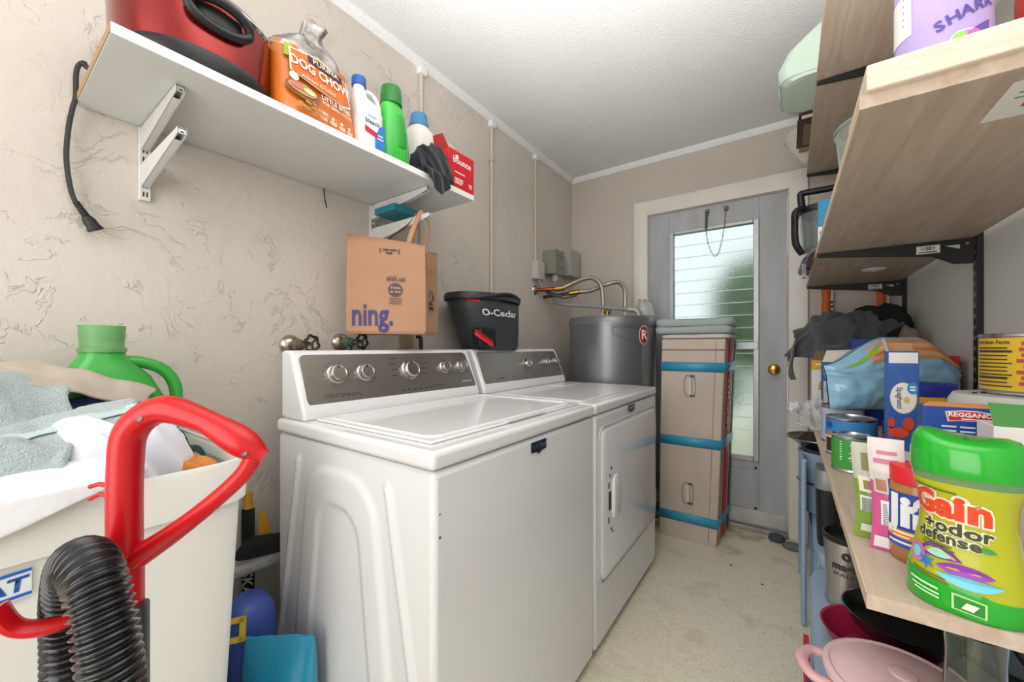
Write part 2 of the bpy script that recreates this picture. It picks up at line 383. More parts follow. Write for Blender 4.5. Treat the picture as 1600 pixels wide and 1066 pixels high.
struct(MB().box(DX0-.001, DX1+.001, YB-.035, YB+.1, 0, .03).build('trim_4', M('#a5a39c', .5, .4, var=.25, vs=9), bevel=.006))
# outdoors seen through the louvres
g = MB().box(-6, 6, YB+.12, 9, -.25, -.15).build('ground', M('#d9d6bb', .9, var=.2, vs=1.5), smooth=0); struct(g)
# ---------------- washer and dryer ----------------
def knob(mb, c, n, prof, seg=24):
    n = Vector(n).normalized(); u = n.orthogonal().normalized(); w = n.cross(u); c = Vector(c)
    return mb.rings([[c+n*h+u*r*cos(2*pi*j/seg)+w*r*sin(2*pi*j/seg) for j in range(seg)] for r, h in prof])
XB, XF = -1.20, -.56
CN = Vector((.932, 0, .361)); CU = Vector((-.361, 0, .932)); CO = Vector((-1.088, 0, .938))   # console face frame
MAT_CONS = M('#9a948f', .3, .85, bump=.06, bs=30, stretch=(1, 1, 80), name='brushed_console')
m_dark = M('#3b3836', .5)
def cpt(y, v, h=0): return CO+CU*v+CN*h+Vector((0, y, 0))
def appliance(name, label, y0, y1, dials, group):
    w = T(name, label, name.split('_')[-1], ((XB+XF)/2, (y0+y1)/2, 0))
    MB().box(XB, XF, y0+.004, y1-.002, .03, .872).build('cabinet', MAT_WHITE, w, bevel=.012, segs=3)
    MB().box(XB, XF+.004, y0-.002, y1, .876, .914).build('top_panel', MAT_WHITE, w, bevel=.011, segs=4)
    for x in (XB+.06, XF-.06):
        for y in (y0+.06, y1-.06): MB().cyl((x, y, 0), (x, y, .04), .018).build('foot', MAT_BLACK, w)
    c = MB(); c.prism([(-1.20, .914), (-1.072, .914), (-1.074, .935), (-1.142, 1.10), (-1.155, 1.108), (-1.20, 1.108)], (0, y0+.012, 0), (1, 0, 0), (0, 0, 1), (0, y1-y0-.024, 0))
    con = c.build('console', MAT_WHITE, w, bevel=.008, segs=3)
    q = MB()
    a, b = y0+.028, y1-.022
    R = []
    for h in (-.004, .0055):
        ring = []
        for (yy, vv, rr, q0) in ((b-.03, .03, .03, -90), (b-.035, .145, .02, 0), (a+.02, .145, .02, 90), (a+.03, .03, .03, 180)):
            for k in range(7):
                t = radians(q0+90*k/6); ring.append(cpt(yy+rr*cos(t), vv+rr*sin(t), h+.006))
        R.append(ring)
    q.rings(R); plate = q.build('control_plate', MAT_CONS, con, bevel=.002)
    for y, v, r in dials:
        k = MB(); knob(k, cpt(y, v, .011), CN, [(r*1.28, 0), (r*1.28, .003), (r*1.12, .005), (r*1.1, .018), (r, .022), (r*.94, .0225), (r*.88, .021)])
        dl = k.build('dial', M('#c9c6c2', .22, 1), con)
        knob(MB(), (0,0,0), CN, [(1,0),(1,1)])
        MB().obox(cpt(y, v+r*.75, .0335), (0, .0012, 0), CU*r*.2, CN*.0006).build('pointer', m_dark, dl, smooth=0)
        tk = MB()
        for i in range(11):
            t = radians(-30+i*24); tk.obox(cpt(y+r*1.75*cos(t), v+r*1.75*sin(t), .0118), Vector((0, cos(t), 0))*.0035+CU*sin(t)*.0035, CU*cos(t)*.0006-Vector((0, sin(t), 0))*.0006, CN*.0003)
        tk.build('dial_marks', m_dark, con, smooth=0)
    return w, con
washer, wcon = appliance('top_load_washer', 'white top-loading washer with five console dials, nearest appliance', .525, 1.29,
    [(.655, .100, .023), (.752, .100, .022), (.935, .100, .028), (1.108, .103, .019), (1.205, .103, .019)], 'laundry')
RY = Vector((0, 1, 0))
txt('CENTENNIAL', .016, m_dark, wcon, cpt(.665, .034, .012), RY, CU, sx=1.25)
sl = MB()
for i in range(6): sl.obox(cpt(.885+i*.026, .028, .0122), (0, .006, 0), CU*.0018, CN*.0004)
sl.build('indicator_marks', m_dark, wcon, smooth=0)
lg = MB()
for i, v in enumerate((.145, .125, .105, .085)): lg.obox(cpt(.872-.006*(i % 2), v, .0118), (0, .014, 0), CU*.001, CN*.0003); lg.obox(cpt(1.0+.006*(i % 2), v, .0118), (0, .014, 0), CU*.001, CN*.0003)
lg.obox(cpt(1.06, .034, .0118), (0, .035, 0), CU*.001, CN*.0003); lg.obox(cpt(.65, .125, .0118), (0, .02, 0), CU*.001, CN*.0003)
lg.build('printed_legend', m_dark, wcon, smooth=0)
txt('commercial', .012, M('#f2f2f2', .4), wcon, cpt(1.215, .04, .012), RY, CU, shear=.3)
# embossed side panel
xc = -.89
def rsdf(x, z, hw, top, r):
    dx, dz = abs(x-xc)-hw, z-top
    return sqrt(max(dx+r, 0)**2+max(dz+r, 0)**2)-r+min(max(dx, dz)+r, 0)
def side(u, v):
    x = XB+.012+(XF-XB-.024)*u; z = .035+.832*v
    do = rsdf(x, z, .152+(.78-z)*.14, .825, .10); di = rsdf(x, z, .09+(.70-z)*.13, .738, .07)
    h = .007*smoothstep(-.004, .022, -do)-.006*smoothstep(-.004, .016, -di)
    ds = abs(abs(x-xc)-(.190+(.813-z)*.205)); dt = z-.812
    dd = sqrt(ds*ds+max(dt, 0)**2); h += .007*smoothstep(.016, .004, dd)
    return (x, .5289-h, z)
MB().grid(side, 110, 130).build('embossed_side_panel', MAT_WHITE, washer, smooth=180)
# lid with a raised border
lid = MB().box(-1.06, -.605, .565, 1.262, .9142, .921).build('lid', MAT_WHITE, washer, bevel=.006, segs=3)
rim = MB()
rr = [(-1.045, .585), (-.628, .585), (-.628, 1.245), (-1.045, 1.245)]
def rrect(x0, x1, y0, y1, r, z, n=6):
    out = []
    for cx, cy, q0 in ((x1-r, y1-r, 0), (x0+r, y1-r, 90), (x0+r, y0+r, 180), (x1-r, y0+r, 270)):
        for k in range(n+1):
            t = radians(q0+90*k/n); out.append((cx+r*cos(t), cy+r*sin(t), z))
    return out
rim.tube(rrect(-1.04, -.63, .59, 1.24, .03, .9215), .007, 8, closed=True, flat=.5, up=(0, 0, 1))
rim.build('lid_bead', MAT_WHITE, lid)
MB().box(-.612, -.6, .83, 1.02, .9205, .924).build('lid_lip', MAT_WHITE, lid, bevel=.001)
patch([(-1.055, .585, .9146), (-1.035, .585, .9146), (-1.035, .66, .9146), (-1.055, .66, .9146)], 'model_sticker', M('#8f8f90', .4), washer)
def badge(y, z, par):
    b = MB(); b.prism([(-.038, .017), (.038, .017), (.038, -.010), (.012, -.012), (0, -.019), (-.012, -.012), (-.038, -.010)], (XF+.0002, y, z), (0, 1, 0), (0, 0, 1), (.004, 0, 0))
    bo = b.build('badge', M('#1d2338', .3), par, bevel=.001)
    txt('MAYTAG', .0175, MAT_CHROME, bo, (XF+.0046, y, z+.003), (0, 1, 0), (0, 0, 1), bold=.01)
badge(.915, .845, washer)
ch_ = MB()
for y, z in ((.533, .76), ):
    pass
for x, z, r in ((-.5602, .742, .003), (-.5602, .788, .002)):
    knob(ch_, (XF-.0005, .545, z), (1, 0, 0), [(r, 0), (r, .0012)], 7)
ch_.build('paint_chips', M('#6b4a34', .8), washer)
dryer, dcon = appliance('front_load_dryer', 'white dryer with front door, beside the nearer washer and grey tank', 1.297, 2.075,
    [(1.70, .098, .023), (1.89, .10, .017), (2.0, .102, .017)], 'laundry')
dl = MB(); dl.obox(cpt(1.45, .034, .0118), (0, .03, 0), CU*.0018, CN*.0003); dl.obox(cpt(1.56, .034, .0118), (0, .012, 0), CU*.0018, CN*.0003); dl.obox(cpt(1.94, .034, .0118), (0, .02, 0), CU*.0014, CN*.0003)
dl.build('printed_legend', m_dark, dcon, smooth=0)
MB().box(-1.04, -.62, 1.33, 2.04, .9142, .919).build('raised_top', MAT_WHITE, dryer, bevel=.004)
MB().box(-1.03, -.93, 1.76, 1.95, .9192, .9225).build('lint_screen_cover', MAT_WHITE, dryer, bevel=.002)
badge(1.69, .852, dryer)
def yz(pts, x): return [(x, y, z) for y, z in pts]
def rr2(y0, y1, z0, z1, r, n=6):
    return [(p[0], p[1]) for p in rrect(y0, y1, z0, z1, r, 0, n)]
dd = MB(); dd.rings([yz(rr2(1.345, 2.035, .262, .812, .035), XF-.004), yz(rr2(1.345, 2.035, .262, .812, .035), XF+.008), yz(rr2(1.352, 2.028, .269, .805, .032), XF+.012)])
dr = dd.build('door', MAT_WHITE, dryer, smooth=50)
MB().tube(yz(rr2(1.334, 2.046, .25, .824, .045, 8), XF), .005, 6, closed=True).build('door_seam_trim', M('#c9c9c9', .35), dryer)
MB().rings([yz(rr2(1.435, 1.515, .455, .625, .038), XF+.0115), yz(rr2(1.435, 1.515, .455, .625, .038), XF+.016), yz(rr2(1.442, 1.508, .462, .618, .033), XF+.019)]).build('handle_scoop', M('#f4f4f4', .3), dr)
hb = MB(); hb.tube([(XF+.0135, 1.447, .475), (XF+.018, 1.440, .51), (XF+.018, 1.440, .57), (XF+.0135, 1.447, .605)], .006, 8); hb.build('handle_lip', MAT_WHITE, dr)
MB().box(XF+.0115, XF+.0135, 1.398, 1.424, .505, .575).build('latch_hole', MAT_BLACK, dr, bevel=.0009)
hs = MB()
for y, z, b_ in ((1.40, .60, .006), (1.41, .635, .003), (1.425, .66, .0025), (1.40, .47, .006), (1.425, .43, .003), (1.44, .415, .0025)): hs.box(XF+.0115, XF+.0135, y-.004, y+.004, z-b_*1.8, z+b_*1.8)
hs.build('latch_marks', MAT_BLACK, dr, smooth=0)
for z in (.36, .70):
    MB().box(XF+.001, XF+.0105, 2.036, 2.0435, z-.04, z+.04).build('hinge', M('#d5d5d5', .4), dryer, bevel=.001)

# ---------------- water heater ----------------
HX, HY, HR = -.94, 2.45, .272
MAT_TANK = M('#7e8083', .32, .55, name='grey_tank_enamel')
wh = T('water_heater', 'grey cylindrical water heater tank in the far corner', 'water heater', (HX, HY, 0))
MB().lathe((HX, HY, 0), [(HR-.01, 0), (HR, .01), (HR, 1.275)], 48).build('tank', MAT_TANK, wh)
MB().lathe((HX, HY, 0), [(HR+.004, 1.25), (HR+.004, 1.292), (HR-.004, 1.304), (HR-.05, 1.309), (.01, 1.31)], 48).build('top_cap', MAT_TANK, wh)
pl = MB()
def hp(a, z, h=.0): return (HX+(HR+h)*cos(a), HY+(HR+h)*sin(a), z)
a0, a1 = radians(-68), radians(-28)
pth = [hp(a0+(a1-a0)*i/10, 1.235, .002) for i in range(11)]+[hp(a1, 1.235-.9*i/8, .002) for i in range(1, 9)]
pl.tube(pth, .0025, 6); pth = [hp(a0, 1.235, .002), hp(a0, 1.205, .002)]+[hp(a0+(a1-a0)*i/10, 1.195-.006*i, .002) for i in range(11)]
pl.tube(pth, .0018, 6); pl.build('access_panel_edge', MAT_TANK, wh)
def hell(a, z, A, B, h, n=24): return [hp(a+A*cos(2*pi*i/n)/HR, z+B*sin(2*pi*i/n), h) for i in range(n)]
def hpatch(a, z, A, B, h, name, mat, par):
    return MB().rings([hell(a, z, A, B, h), hell(a, z, A, B, h+.0015)]).build(name, mat, par)
ba = radians(-27)
hpatch(ba, 1.19, .036, .058, .001, 'badge', M('#d9d9d9', .4), wh); bb = hpatch(ba, 1.19, .031, .052, .0025, 'badge_face', M('#b3142a', .35), wh)
txt('R', .075, M('#f2f2f2', .4), bb, cyl=(HX, HY, HR+.005, ba, 1.19), bold=.02)
cylpatch((HX, HY), HR+.001, radians(-24), radians(-14), .55, .82, 'rating_label', M('#e4e2d8', .5), wh)
lb = MB()
for i in range(9): lb.add([hp(radians(-23.5), .57+.026*i, .0018), hp(radians(-15), .57+.026*i, .0018), hp(radians(-15), .58+.026*i, .0018), hp(radians(-23.5), .58+.026*i, .0018)], [(0, 1, 2, 3)])
lb.build('label_print', m_dark, wh, smooth=0)
MAT_COP = M('#a0623a', .35, .9, var=.3, vs=40); MAT_BRASS = M('#b48a48', .3, 1)
for x, y in ((-1.02, 2.5), (-.875, 2.52)):
    MB().cyl((x, y, 1.308), (x, y, 1.36), .013).build('nipple', M('#d8d4cc', .4), wh)
rv = MB(); rv.cyl((-.95, 2.40, 1.309), (-.95, 2.40, 1.35), .012); rv.cyl((-.975, 2.40, 1.345), (-.925, 2.40, 1.345), .01); rv.cyl((-.95, 2.40, 1.35), (-.945, 2.39, 1.375), .005)
rv.build('relief_valve', MAT_BRASS, wh)
drn = MB(); drn.cyl((HX+.262, HY-.09, .12), (HX+.30, HY-.11, .12), .012); drn.lathe((HX+.30, HY-.11, .12), [(.022, -.006), (.022, .006)], 12, 'z'); drn.build('drain_valve', MAT_BRASS, wh)
# plumbing above the tank
pp = T('copper_water_pipe', 'corroded copper pipe with brass fittings coming out of wall above tank', 'pipe', (-1.40, 2.25, 1.505))
MB().lathe((-1.40, 2.25, 1.505), [(.034, 0), (.03, .006), (.014, .014)], 24, 'x').build('wall_flange', MAT_CHROME, pp)
MB().tube([(-1.40, 2.25, 1.505), (-1.30, 2.27, 1.505), (-1.24, 2.31, 1.51)], .0125, 12).build('pipe', MAT_COP, pp)
MB().tube([(-1.40, 2.36, 1.47), (-1.33, 2.37, 1.475), (-1.20, 2.42, 1.49)], .0115, 12).build('pipe', M('#6d4632', .5, .7, var=.4, vs=30), pp)
vb = MB(); vb.cyl((-1.27, 2.29, 1.506), (-1.225, 2.32, 1.513), .018); vb.cyl((-1.225, 2.41, 1.487), (-1.165, 2.436, 1.496), .017); vb.build('brass_fitting', MAT_BRASS, pp)
MB().obox((-1.215, 2.40, 1.46), (.045, .015, .008), (-.003, .009, 0), (0, 0, .004)).build('valve_lever', MAT_BLACK, pp, bevel=.001)
MB().tube([(-1.345, 2.30, 1.50), (-1.30, 2.31, 1.475), (-1.24, 2.33, 1.455)], .013, 10).build('pipe_insulation', M('#4b4f57', .8), pp)
def hose(pts, label):
    h = T('braided_hose', label, 'hose', pts[0], 'water heater hoses')
    P = catmull(pts, 16)
    MB().tube(P, lambda t: .0142+.0008*sin(t*420), 14).build('braid', M('#b9b1a8', .3, .9, bump=.3, bs=300), h)
    for e0, e1 in ((P[0], P[3]), (P[-1], P[-4])): MB().cyl(e0, e1, .0155).build('end_ferrule', M('#d0c6b6', .25, 1), h)
    return h
hose([(-1.228, 2.318, 1.513), (-1.19, 2.345, 1.535), (-1.12, 2.41, 1.575), (-1.07, 2.455, 1.58), (-1.03, 2.49, 1.535), (-1.02, 2.5, 1.44), (-1.02, 2.5, 1.352)], 'braided steel water hose arching left, nearer the wall, over tank')
hose([(-1.165, 2.436, 1.496), (-1.10, 2.485, 1.505), (-1.01, 2.555, 1.55), (-.935, 2.565, 1.555), (-.885, 2.54, 1.50), (-.875, 2.52, 1.42), (-.875, 2.52, 1.352)], 'braided steel water hose arching right, nearer the door, over tank')
gc = T('grey_cable', 'thick grey electric cable drooping from box to heater top', 'cable', (-1.30, 2.44, 1.62))
MB().tube(catmull([(-1.335, 2.41, 1.62), (-1.335, 2.40, 1.54), (-1.32, 2.37, 1.44), (-1.22, 2.37, 1.405), (-1.05, 2.38, 1.385), (-.90, 2.40, 1.365), (-.80, 2.42, 1.352)], 10), .0115, 10).build('sheath', M('#8f9296', .6), gc)
MB().tube(catmull([(-.82, 2.415, 1.354), (-.78, 2.425, 1.35), (-.76, 2.43, 1.33), (-.758, 2.43, 1.306)], 6), .018, 12).build('elbow_connector', M('#a9a9a4', .5, .4), gc)
MB().cyl((-1.335, 2.41, 1.58), (-1.335, 2.41, 1.632), .02).build('gland', M('#b7b9ba', .5), gc)
# electrical boxes
def ebox(name, label, x1, y0, y1, z0, z1, col):
    b = T(name, label, 'electrical box', (XL, (y0+y1)/2, z0))
    MB().box(XL, x1-.012, y0, y1, z0, z1).build('body', M(col, .55), b, bevel=.005)
    MB().box(x1-.0118, x1, y0-.003, y1+.003, z0-.003, z1+.003).build('cover', M(col, .5, var=.06, vs=10), b, bevel=.004)
    for y, z in ((y0+.015, z1-.02), (y1-.015, z0+.02)): MB().cyl((x1, y, z), (x1+.002, y, z), .004, seg=8).build('screw', M('#6e6e6a', .4, .8), b)
    return b
ebox('junction_box', 'small pale junction box under a wall conduit', -1.35, 2.205, 2.29, 1.575, 1.69, '#c2c0b8')
e2 = ebox('receptacle_box', 'olive grey outlet box with slots, between two paler boxes', -1.30, 2.345, 2.475, 1.625, 1.79, '#8c8d80')
sl = MB()
for y, z in ((2.385, 1.67), (2.385, 1.745), (2.435, 1.67), (2.435, 1.745)): sl.box(-1.3, -1.2988, y-.004, y+.004, z-.011, z+.011)
sl.build('outlet_slots', MAT_BLACK, e2, smooth=0)
ebox('disconnect_box', 'light grey breaker box tucked into the far corner', -1.31, 2.60, 2.755, 1.65, 1.84, '#b1b0aa')
MB().tube([(-1.372, 2.24, 1.577), (-1.372, 2.25, 1.54), (-1.35, 2.27, 1.515)], .009, 10)
tag(MB().tube([(-1.37, 2.247, 1.578), (-1.368, 2.255, 1.545), (-1.352, 2.285, 1.512)], .010, 10).build('flexible_whip', M('#9a9c9e', .5)), 'short grey flexible whip below the small junction box', 'cable')
# painted wall conduits
m_cond = M('#cbbfb0', .55)
for i, (y, z0, lab) in enumerate(((1.235, 1.125, 'painted wall conduit rising beside the end of white shelf'), (1.76, 1.125, 'painted wall conduit rising behind the black mop bucket'), (2.235, 1.69, 'painted wall conduit rising from the small junction box'))):
    c = T('wall_conduit', lab, 'conduit', (XL, y, z0), 'painted conduits')
    MB().cyl((XL+.010, y, z0), (XL+.010, y, ZC-.03), .010, seg=12).build('pipe', m_cond, c)
    MB().box(XL, XL+.03, y-.022, y+.022, ZC-.062, ZC-.03).build('top_fitting', MAT_CEIL, c, bevel=.004)
    for z in (z0+.15, ZC-.25):
        MB().box(XL, XL+.022, y-.014, y+.014, z-.008, z+.008).build('strap', m_cond, c, bevel=.003)
# raceway steps along the ceiling corner
for y0, y1 in ((1.22, 1.30), (1.74, 1.82), (2.20, 2.27)):
    pass
# ---------------- tall cardboard box by the door ----------------
MAT_CARD = M('#cbbcae', .75, var=.08, vs=5, bump=.06, bs=6, name='cardboard')
cb = T('tall_cardboard_box', 'tall brown cardboard box bound with three blue tape bands', 'box', (-.47, 2.57, 0))
def bx(s, z):   # corners of the box at height z: front-left, front-right, back-right, back-left
    t = z/1.165; k = .010*sin(t*pi)
    return [(-.635+.016*t, 2.43-k, z), (-.327+.044*t, 2.43-k, z), (-.305+.044*t, 2.735, z), (-.62+.016*t, 2.735, z)][s]
zs = [0, .08, .14, .3, .45, .58, .75, .9, 1.0, 1.08, 1.13, 1.165]
MB().rings([[bx(s, z) for s in range(4)] for z in zs]).build('carton', MAT_CARD, cb, bevel=.004, smooth=30)
def bquad(s0, s1, u0, u1, z0, z1, h, name, mat, n=8, par=None):
    def f(u, v):
        z = z0+(z1-z0)*v; a, b = Vector(bx(s0, z)), Vector(bx(s1, z)); d = (b-a).normalized()
        return a+(b-a)*(u0+(u1-u0)*u)+Vector((d.y, -d.x, 0))*h
    return MB().grid(f, 2, n).build(name, mat, par or cb, solid=.0008)
bquad(1, 2, .30, .70, .02, 1.16, .0012, 'red_print_band', M('#c4202a', .5, var=.1, vs=6))
bquad(1, 2, .70, .77, .02, 1.16, .0012, 'white_print_band', M('#dcd6cf', .5))
bquad(1, 2, .77, .98, .02, 1.16, .0012, 'black_print_band', M('#20282a', .5))
def sidefn(x, y):
    z = .77+x; a, b = Vector(bx(1, z)), Vector(bx(2, z)); return a+(b-a)*.50+(b-a).normalized()*(-y)+Vector((1, -.05, 0))*.003
txt('CHRISTMAS', .105, M('#efe9e2', .5), cb, fn=sidefn, bold=.015, sx=.62)
m_tape = M('#3f9fc4', .35, name='painters_tape')
for z in (1.005, .575, .13):
    tp = bquad(0, 1, -.003, 1.004, z-.027, z+.027, .0022, 'tape', m_tape, 2); bquad(1, 2, -.004, 1.0, z-.024, z+.03, .0034, 'tape', m_tape, 2)
bquad(0, 1, .0, 1, 1.10, 1.106, .0012, 'flap_seam', M('#8f7d6c', .8), 2)
bquad(0, 1, .86, .875, .02, 1.15, .0012, 'corner_crease', M('#b3a08d', .8), 8)
bquad(1, 2, .0, .1, .02, 1.16, .0008, 'side_seam', M('#b9a793', .8), 4)
m_ink = M('#5d5862', .6)
for zc, xo in ((.895, -.467), (.275, -.478)):
    y = 2.43-.010*sin(zc/1.165*pi)-.002
    h = MB(); h.tube([(xo+.022, y, zc+.062), (xo-.016, y, zc+.058), (xo-.027, y, zc+.02), (xo-.027, y, zc-.02), (xo-.016, y, zc-.058), (xo+.022, y, zc-.062)], .0016, 6)
    h.tube([(xo+.014, y, zc+.05), (xo+.014, y, zc-.05)], .0012, 6); h.tube([(xo+.03, y, zc+.055), (xo+.034, y, zc), (xo+.03, y, zc-.055)], .0012, 6)
    h.box(xo+.004, xo+.03, y-.001, y+.001, zc+.05, zc+.062); h.box(xo+.004, xo+.03, y-.001, y+.001, zc-.062, zc-.05)
    h.build('printed_handle', m_ink, cb)
    MB().box(xo-.004, xo+.012, y-.0006, y+.001, zc-.048, zc+.048).build('handle_window', M('#d9cfc6', .6), cb, smooth=0)
def softslab(cx, cy, z0, lx, ly, h, name, mat, label, cat, seed=1, amp=.008, grp=None, rz=0, layers=2):
    o = T(name, label, cat, (cx, cy, z0), grp)
    hh = h/layers
    for i in range(layers):
        secs = []
        R = []
        for t, k in ((0, .955), (.12, .985), (.35, 1), (.65, 1), (.88, .985), (1, .95)):
            ring = []
            for j in range(48):
                a = 2*pi*j/48; c, d = cos(a), sin(a); e = 9
                x = lx/2*k*math.copysign(abs(c)**(2/e), c); y = ly/2*k*math.copysign(abs(d)**(2/e), d)
                nz = noise.noise(Vector((x*7+seed, y*7, i*3.3)))*amp
                nx = noise.noise(Vector((x*5, y*5+seed, i*2.1+t)))*amp
                x, y = x+nx, y+nx
                ring.append((cx+x*cos(rz)-y*sin(rz), cy+x*sin(rz)+y*cos(rz), z0+hh*(i+t)+(nz if t > .5 else 0)+(.0 if t > 0 else .001)))
            R.append(ring)
        MB().rings(R).build('folded_layer', mat, o, smooth=60)
    return o
softslab(-.445, 2.585, 1.168, .375, .30, .026, 'white_sheet', M('#d9d4d0', .9, sheen=.3), 'thin white folded sheet between the cardboard box and quilt', 'linen', 3, .004, layers=1)
softslab(-.455, 2.58, 1.196, .41, .32, .085, 'grey_quilt', M('#a9b5b4', .95, bump=.4, bs=90, sheen=.4), 'grey green folded quilt on top of the tall box', 'blanket', 5, .010)
# ---------------- left wall shelf ----------------
MAT_SHELF = M('#d8d8d6', .4, name='white_melamine')
ZS = 1.72
ws = T('white_wall_shelf', 'long white melamine shelf on steel brackets on the stucco wall', 'shelf', (XL, .67, 1.50))
MB().box(XL+.004, -1.024, .16, 1.18, 1.70, ZS).build('board', MAT_SHELF, ws, bevel=.001)
MB().box(-1.0238, -1.021, .16, 1.18, 1.70, ZS).build('front_edge_band', M('#f4f4f2', .35), ws, smooth=0)
MB().box(XL+.004, -1.022, .1585, .1599, 1.701, ZS-.001).build('raw_end', M('#a98b68', .8), ws, smooth=0)
m_brk = M('#dedddb', .35, .1)
for yb, tipx in ((.282, -1.10), (.976, -1.06)):
    st = MB(); st.box(XL, XL+.012, yb-.012, yb+.012, 1.505, 1.699)
    so = st.build('standard', m_brk, ws, bevel=.002)
    sl = MB()
    for i in range(8): sl.box(XL+.0119, XL+.0126, yb-.005, yb-.002, 1.515+i*.023, 1.528+i*.023); sl.box(XL+.0119, XL+.0126, yb+.002, yb+.005, 1.515+i*.023, 1.528+i*.023)
    sl.build('slots', MAT_BLACK, so, smooth=0)
    for zt, tx in ((1.699, tipx), (1.602, tipx+.01)):
        a = MB()
        for s in (-1, 1):
            a.prism([(XL+.0125, zt-.062), (XL+.0125, zt-.004), (tx, zt-.001), (tx, zt-.014), (tx-.03, zt-.02)], (0, yb+s*.0075-.001, 0), (1, 0, 0), (0, 0, 1), (0, .002, 0))
        a.prism([(XL+.0125, zt-.062), (tx-.03, zt-.02), (tx-.03, zt-.018), (XL+.0125, zt-.060)], (0, yb-.0075, 0), (1, 0, 0), (0, 0, 1), (0, .015, 0))
        a.box(XL+.03, tx, yb-.0075, yb+.0075, zt-.004, zt-.001); a.box(tx-.002, tx, yb-.0075, yb+.0075, zt-.014, zt-.002)
        br = a.build('bracket', m_brk, ws, smooth=0)
        MB().box(tx, tx+.001, yb-.003, yb+.003, zt-.012, zt-.0095).build('tip_slot', MAT_BLACK, br, smooth=0)
# slow cooker
cx, cy = -1.185, .334
sc = T('slow_cooker', 'shiny red slow cooker with black base and handles on white shelf', 'slow cooker', (cx, cy, ZS))
MB().loft([(cx, cy, ZS, .118, .126, 2.2), (cx, cy, ZS+.012, .138, .146, 2.2), (cx, cy, ZS+.04, .146, .153, 2.2), (cx, cy, ZS+.052, .143, .150, 2.2)], 48).build('base', M('#1b1b1d', .35), sc)
MB().loft([(cx, cy, ZS+.05, .143, .150, 2.2), (cx, cy, ZS+.10, .146, .153, 2.2), (cx, cy, ZS+.165, .148, .155, 2.2)], 48).build('body', M('#8c2220', .25, .8, coat=.5, name='red_metallic'), sc)
MB().loft([(cx, cy, ZS+.165, .149, .156, 2.2), (cx, cy, ZS+.172, .153, .160, 2.2), (cx, cy, ZS+.178, .151, .158, 2.2)], 48).build('rim', MAT_CHROME, sc)
MB().loft([(cx, cy, ZS+.178, .143, .150, 2.2), (cx, cy, ZS+.20, .133, .14, 2.2), (cx, cy, ZS+.222, .09, .10, 2.2), (cx, cy, ZS+.23, .02, .02, 2)], 40).build('glass_lid', M('#5b5f60', .12, .2, coat=.5), sc)
MB().lathe((cx, cy, ZS+.229), [(.012, 0), (.012, .012), (.024, .018), (.026, .03), (.018, .036)]).build('lid_knob', MAT_BLACK, sc)
MB().tube(catmull([(cx-.08, cy+.14, ZS+.15), (cx-.08, cy+.168, ZS+.18), (cx-.08, cy+.172, ZS+.25), (cx-.08, cy+.12, ZS+.28), (cx-.08, cy+.04, ZS+.26)], 8), .011, 10).build('lid_clip', M('#222325', .4), sc)
for sgn in (1, -1):
    x = cx+sgn*.144
    h = MB(); h.tube([(x+sgn*(.010+.012*sin(2*pi*i/24)**2*0+.014*max(0, sin(2*pi*i/24))), cy+.058*cos(2*pi*i/24), ZS+.128+.027*sin(2*pi*i/24)) for i in range(24)], .0105, 10, closed=True)
    ho = h.build('handle', M('#202124', .35), sc)
    MB().loft([(x+sgn*.003, cy, ZS+.112, .006, .045, 2), (x+sgn*.003, cy, ZS+.145, .006, .045, 2)], 24).build('handle_well', MAT_BLACK, ho)
pc = MB().tube(catmull([(-1.335, .26, ZS+.03), (-1.36, .18, ZS+.06), (-1.37, .168, ZS+.075), (-1.372, .158, ZS+.05), (-1.375, .157, ZS-.01), (-1.375, .152, 1.68), (-1.38, .146, 1.63), (-1.38, .143, 1.56), (-1.382, .15, 1.49), (-1.38, .16, 1.455)], 10), .0038, 8, flat=1.6).build('power_cord', M('#2b2b2d', .5), sc)
g = MB(); dv = Vector((.005, .024, -.045)).normalized(); p0 = Vector((-1.38, .158, 1.462))
for i in range(7): q = p0+dv*.005*i; g.cyl(q, q+dv*.003, .0065+.0002*i, seg=10)
g.cyl(p0, p0+dv*.036, .0045, seg=8); g.build('strain_relief', M('#242426', .5), pc)
sd = dv.cross(Vector((1, 0, 0))).normalized()
pg = MB(); R = []
for h, a, b in ((.034, .008, .006), (.042, .012, .008), (.058, .013, .009), (.066, .016, .010), (.069, .015, .009)):
    R.append([p0+dv*h+sd*a*cos(2*pi*j/16)+Vector((1, 0, 0))*b*sin(2*pi*j/16) for j in range(16)])
pg.rings(R); pg.build('plug', M('#222224', .45), pc)
pr = MB()
for s in (-1, 1): pr.obox(p0+dv*.078+sd*.0065*s, dv*.009, sd*.0008, (.0033, 0, 0))
pr.build('prongs', M('#b9b2a6', .3, 1), pc, smooth=0)
# dog food bag
MAT_OR = M('#d8751d', .38, var=.12, vs=7, coat=.2, name='orange_bag_film')
db = T('dog_food_bag', 'orange dog food bag with crumpled foil top on white shelf', 'pet food', (-1.11, .575, ZS))
def dsec(z):
    t = (z-ZS)/.24
    return (-1.105-.012*t, .587-.02*t, .056-.016*t, .116-.014*t)
def bagring(z, amp=.004, n=48, k=1.0):
    x, y, rx, ry = dsec(z); r = []
    for j in range(n):
        a = 2*pi*j/n; c, d = cos(a), sin(a); e = 3.6
        f = 1+amp*8*noise.noise(Vector((c*2.5, d*2.5, z*14)))
        r.append((x+rx*f*k*math.copysign(abs(c)**(2/e), c), y+ry*f*k*math.copysign(abs(d)**(2/e), d), z))
    return r
def slant(ring, top):   # bag front tears away diagonally under the foil
    return [(x, y, min(z, top(y))) for x, y, z in ring]
R = [bagring(ZS+h) for h in (0, .012, .05, .09, .13, .16, .185, .205)]
MB().rings(R).build('printed_film', MAT_OR, db, smooth=70)
R = []
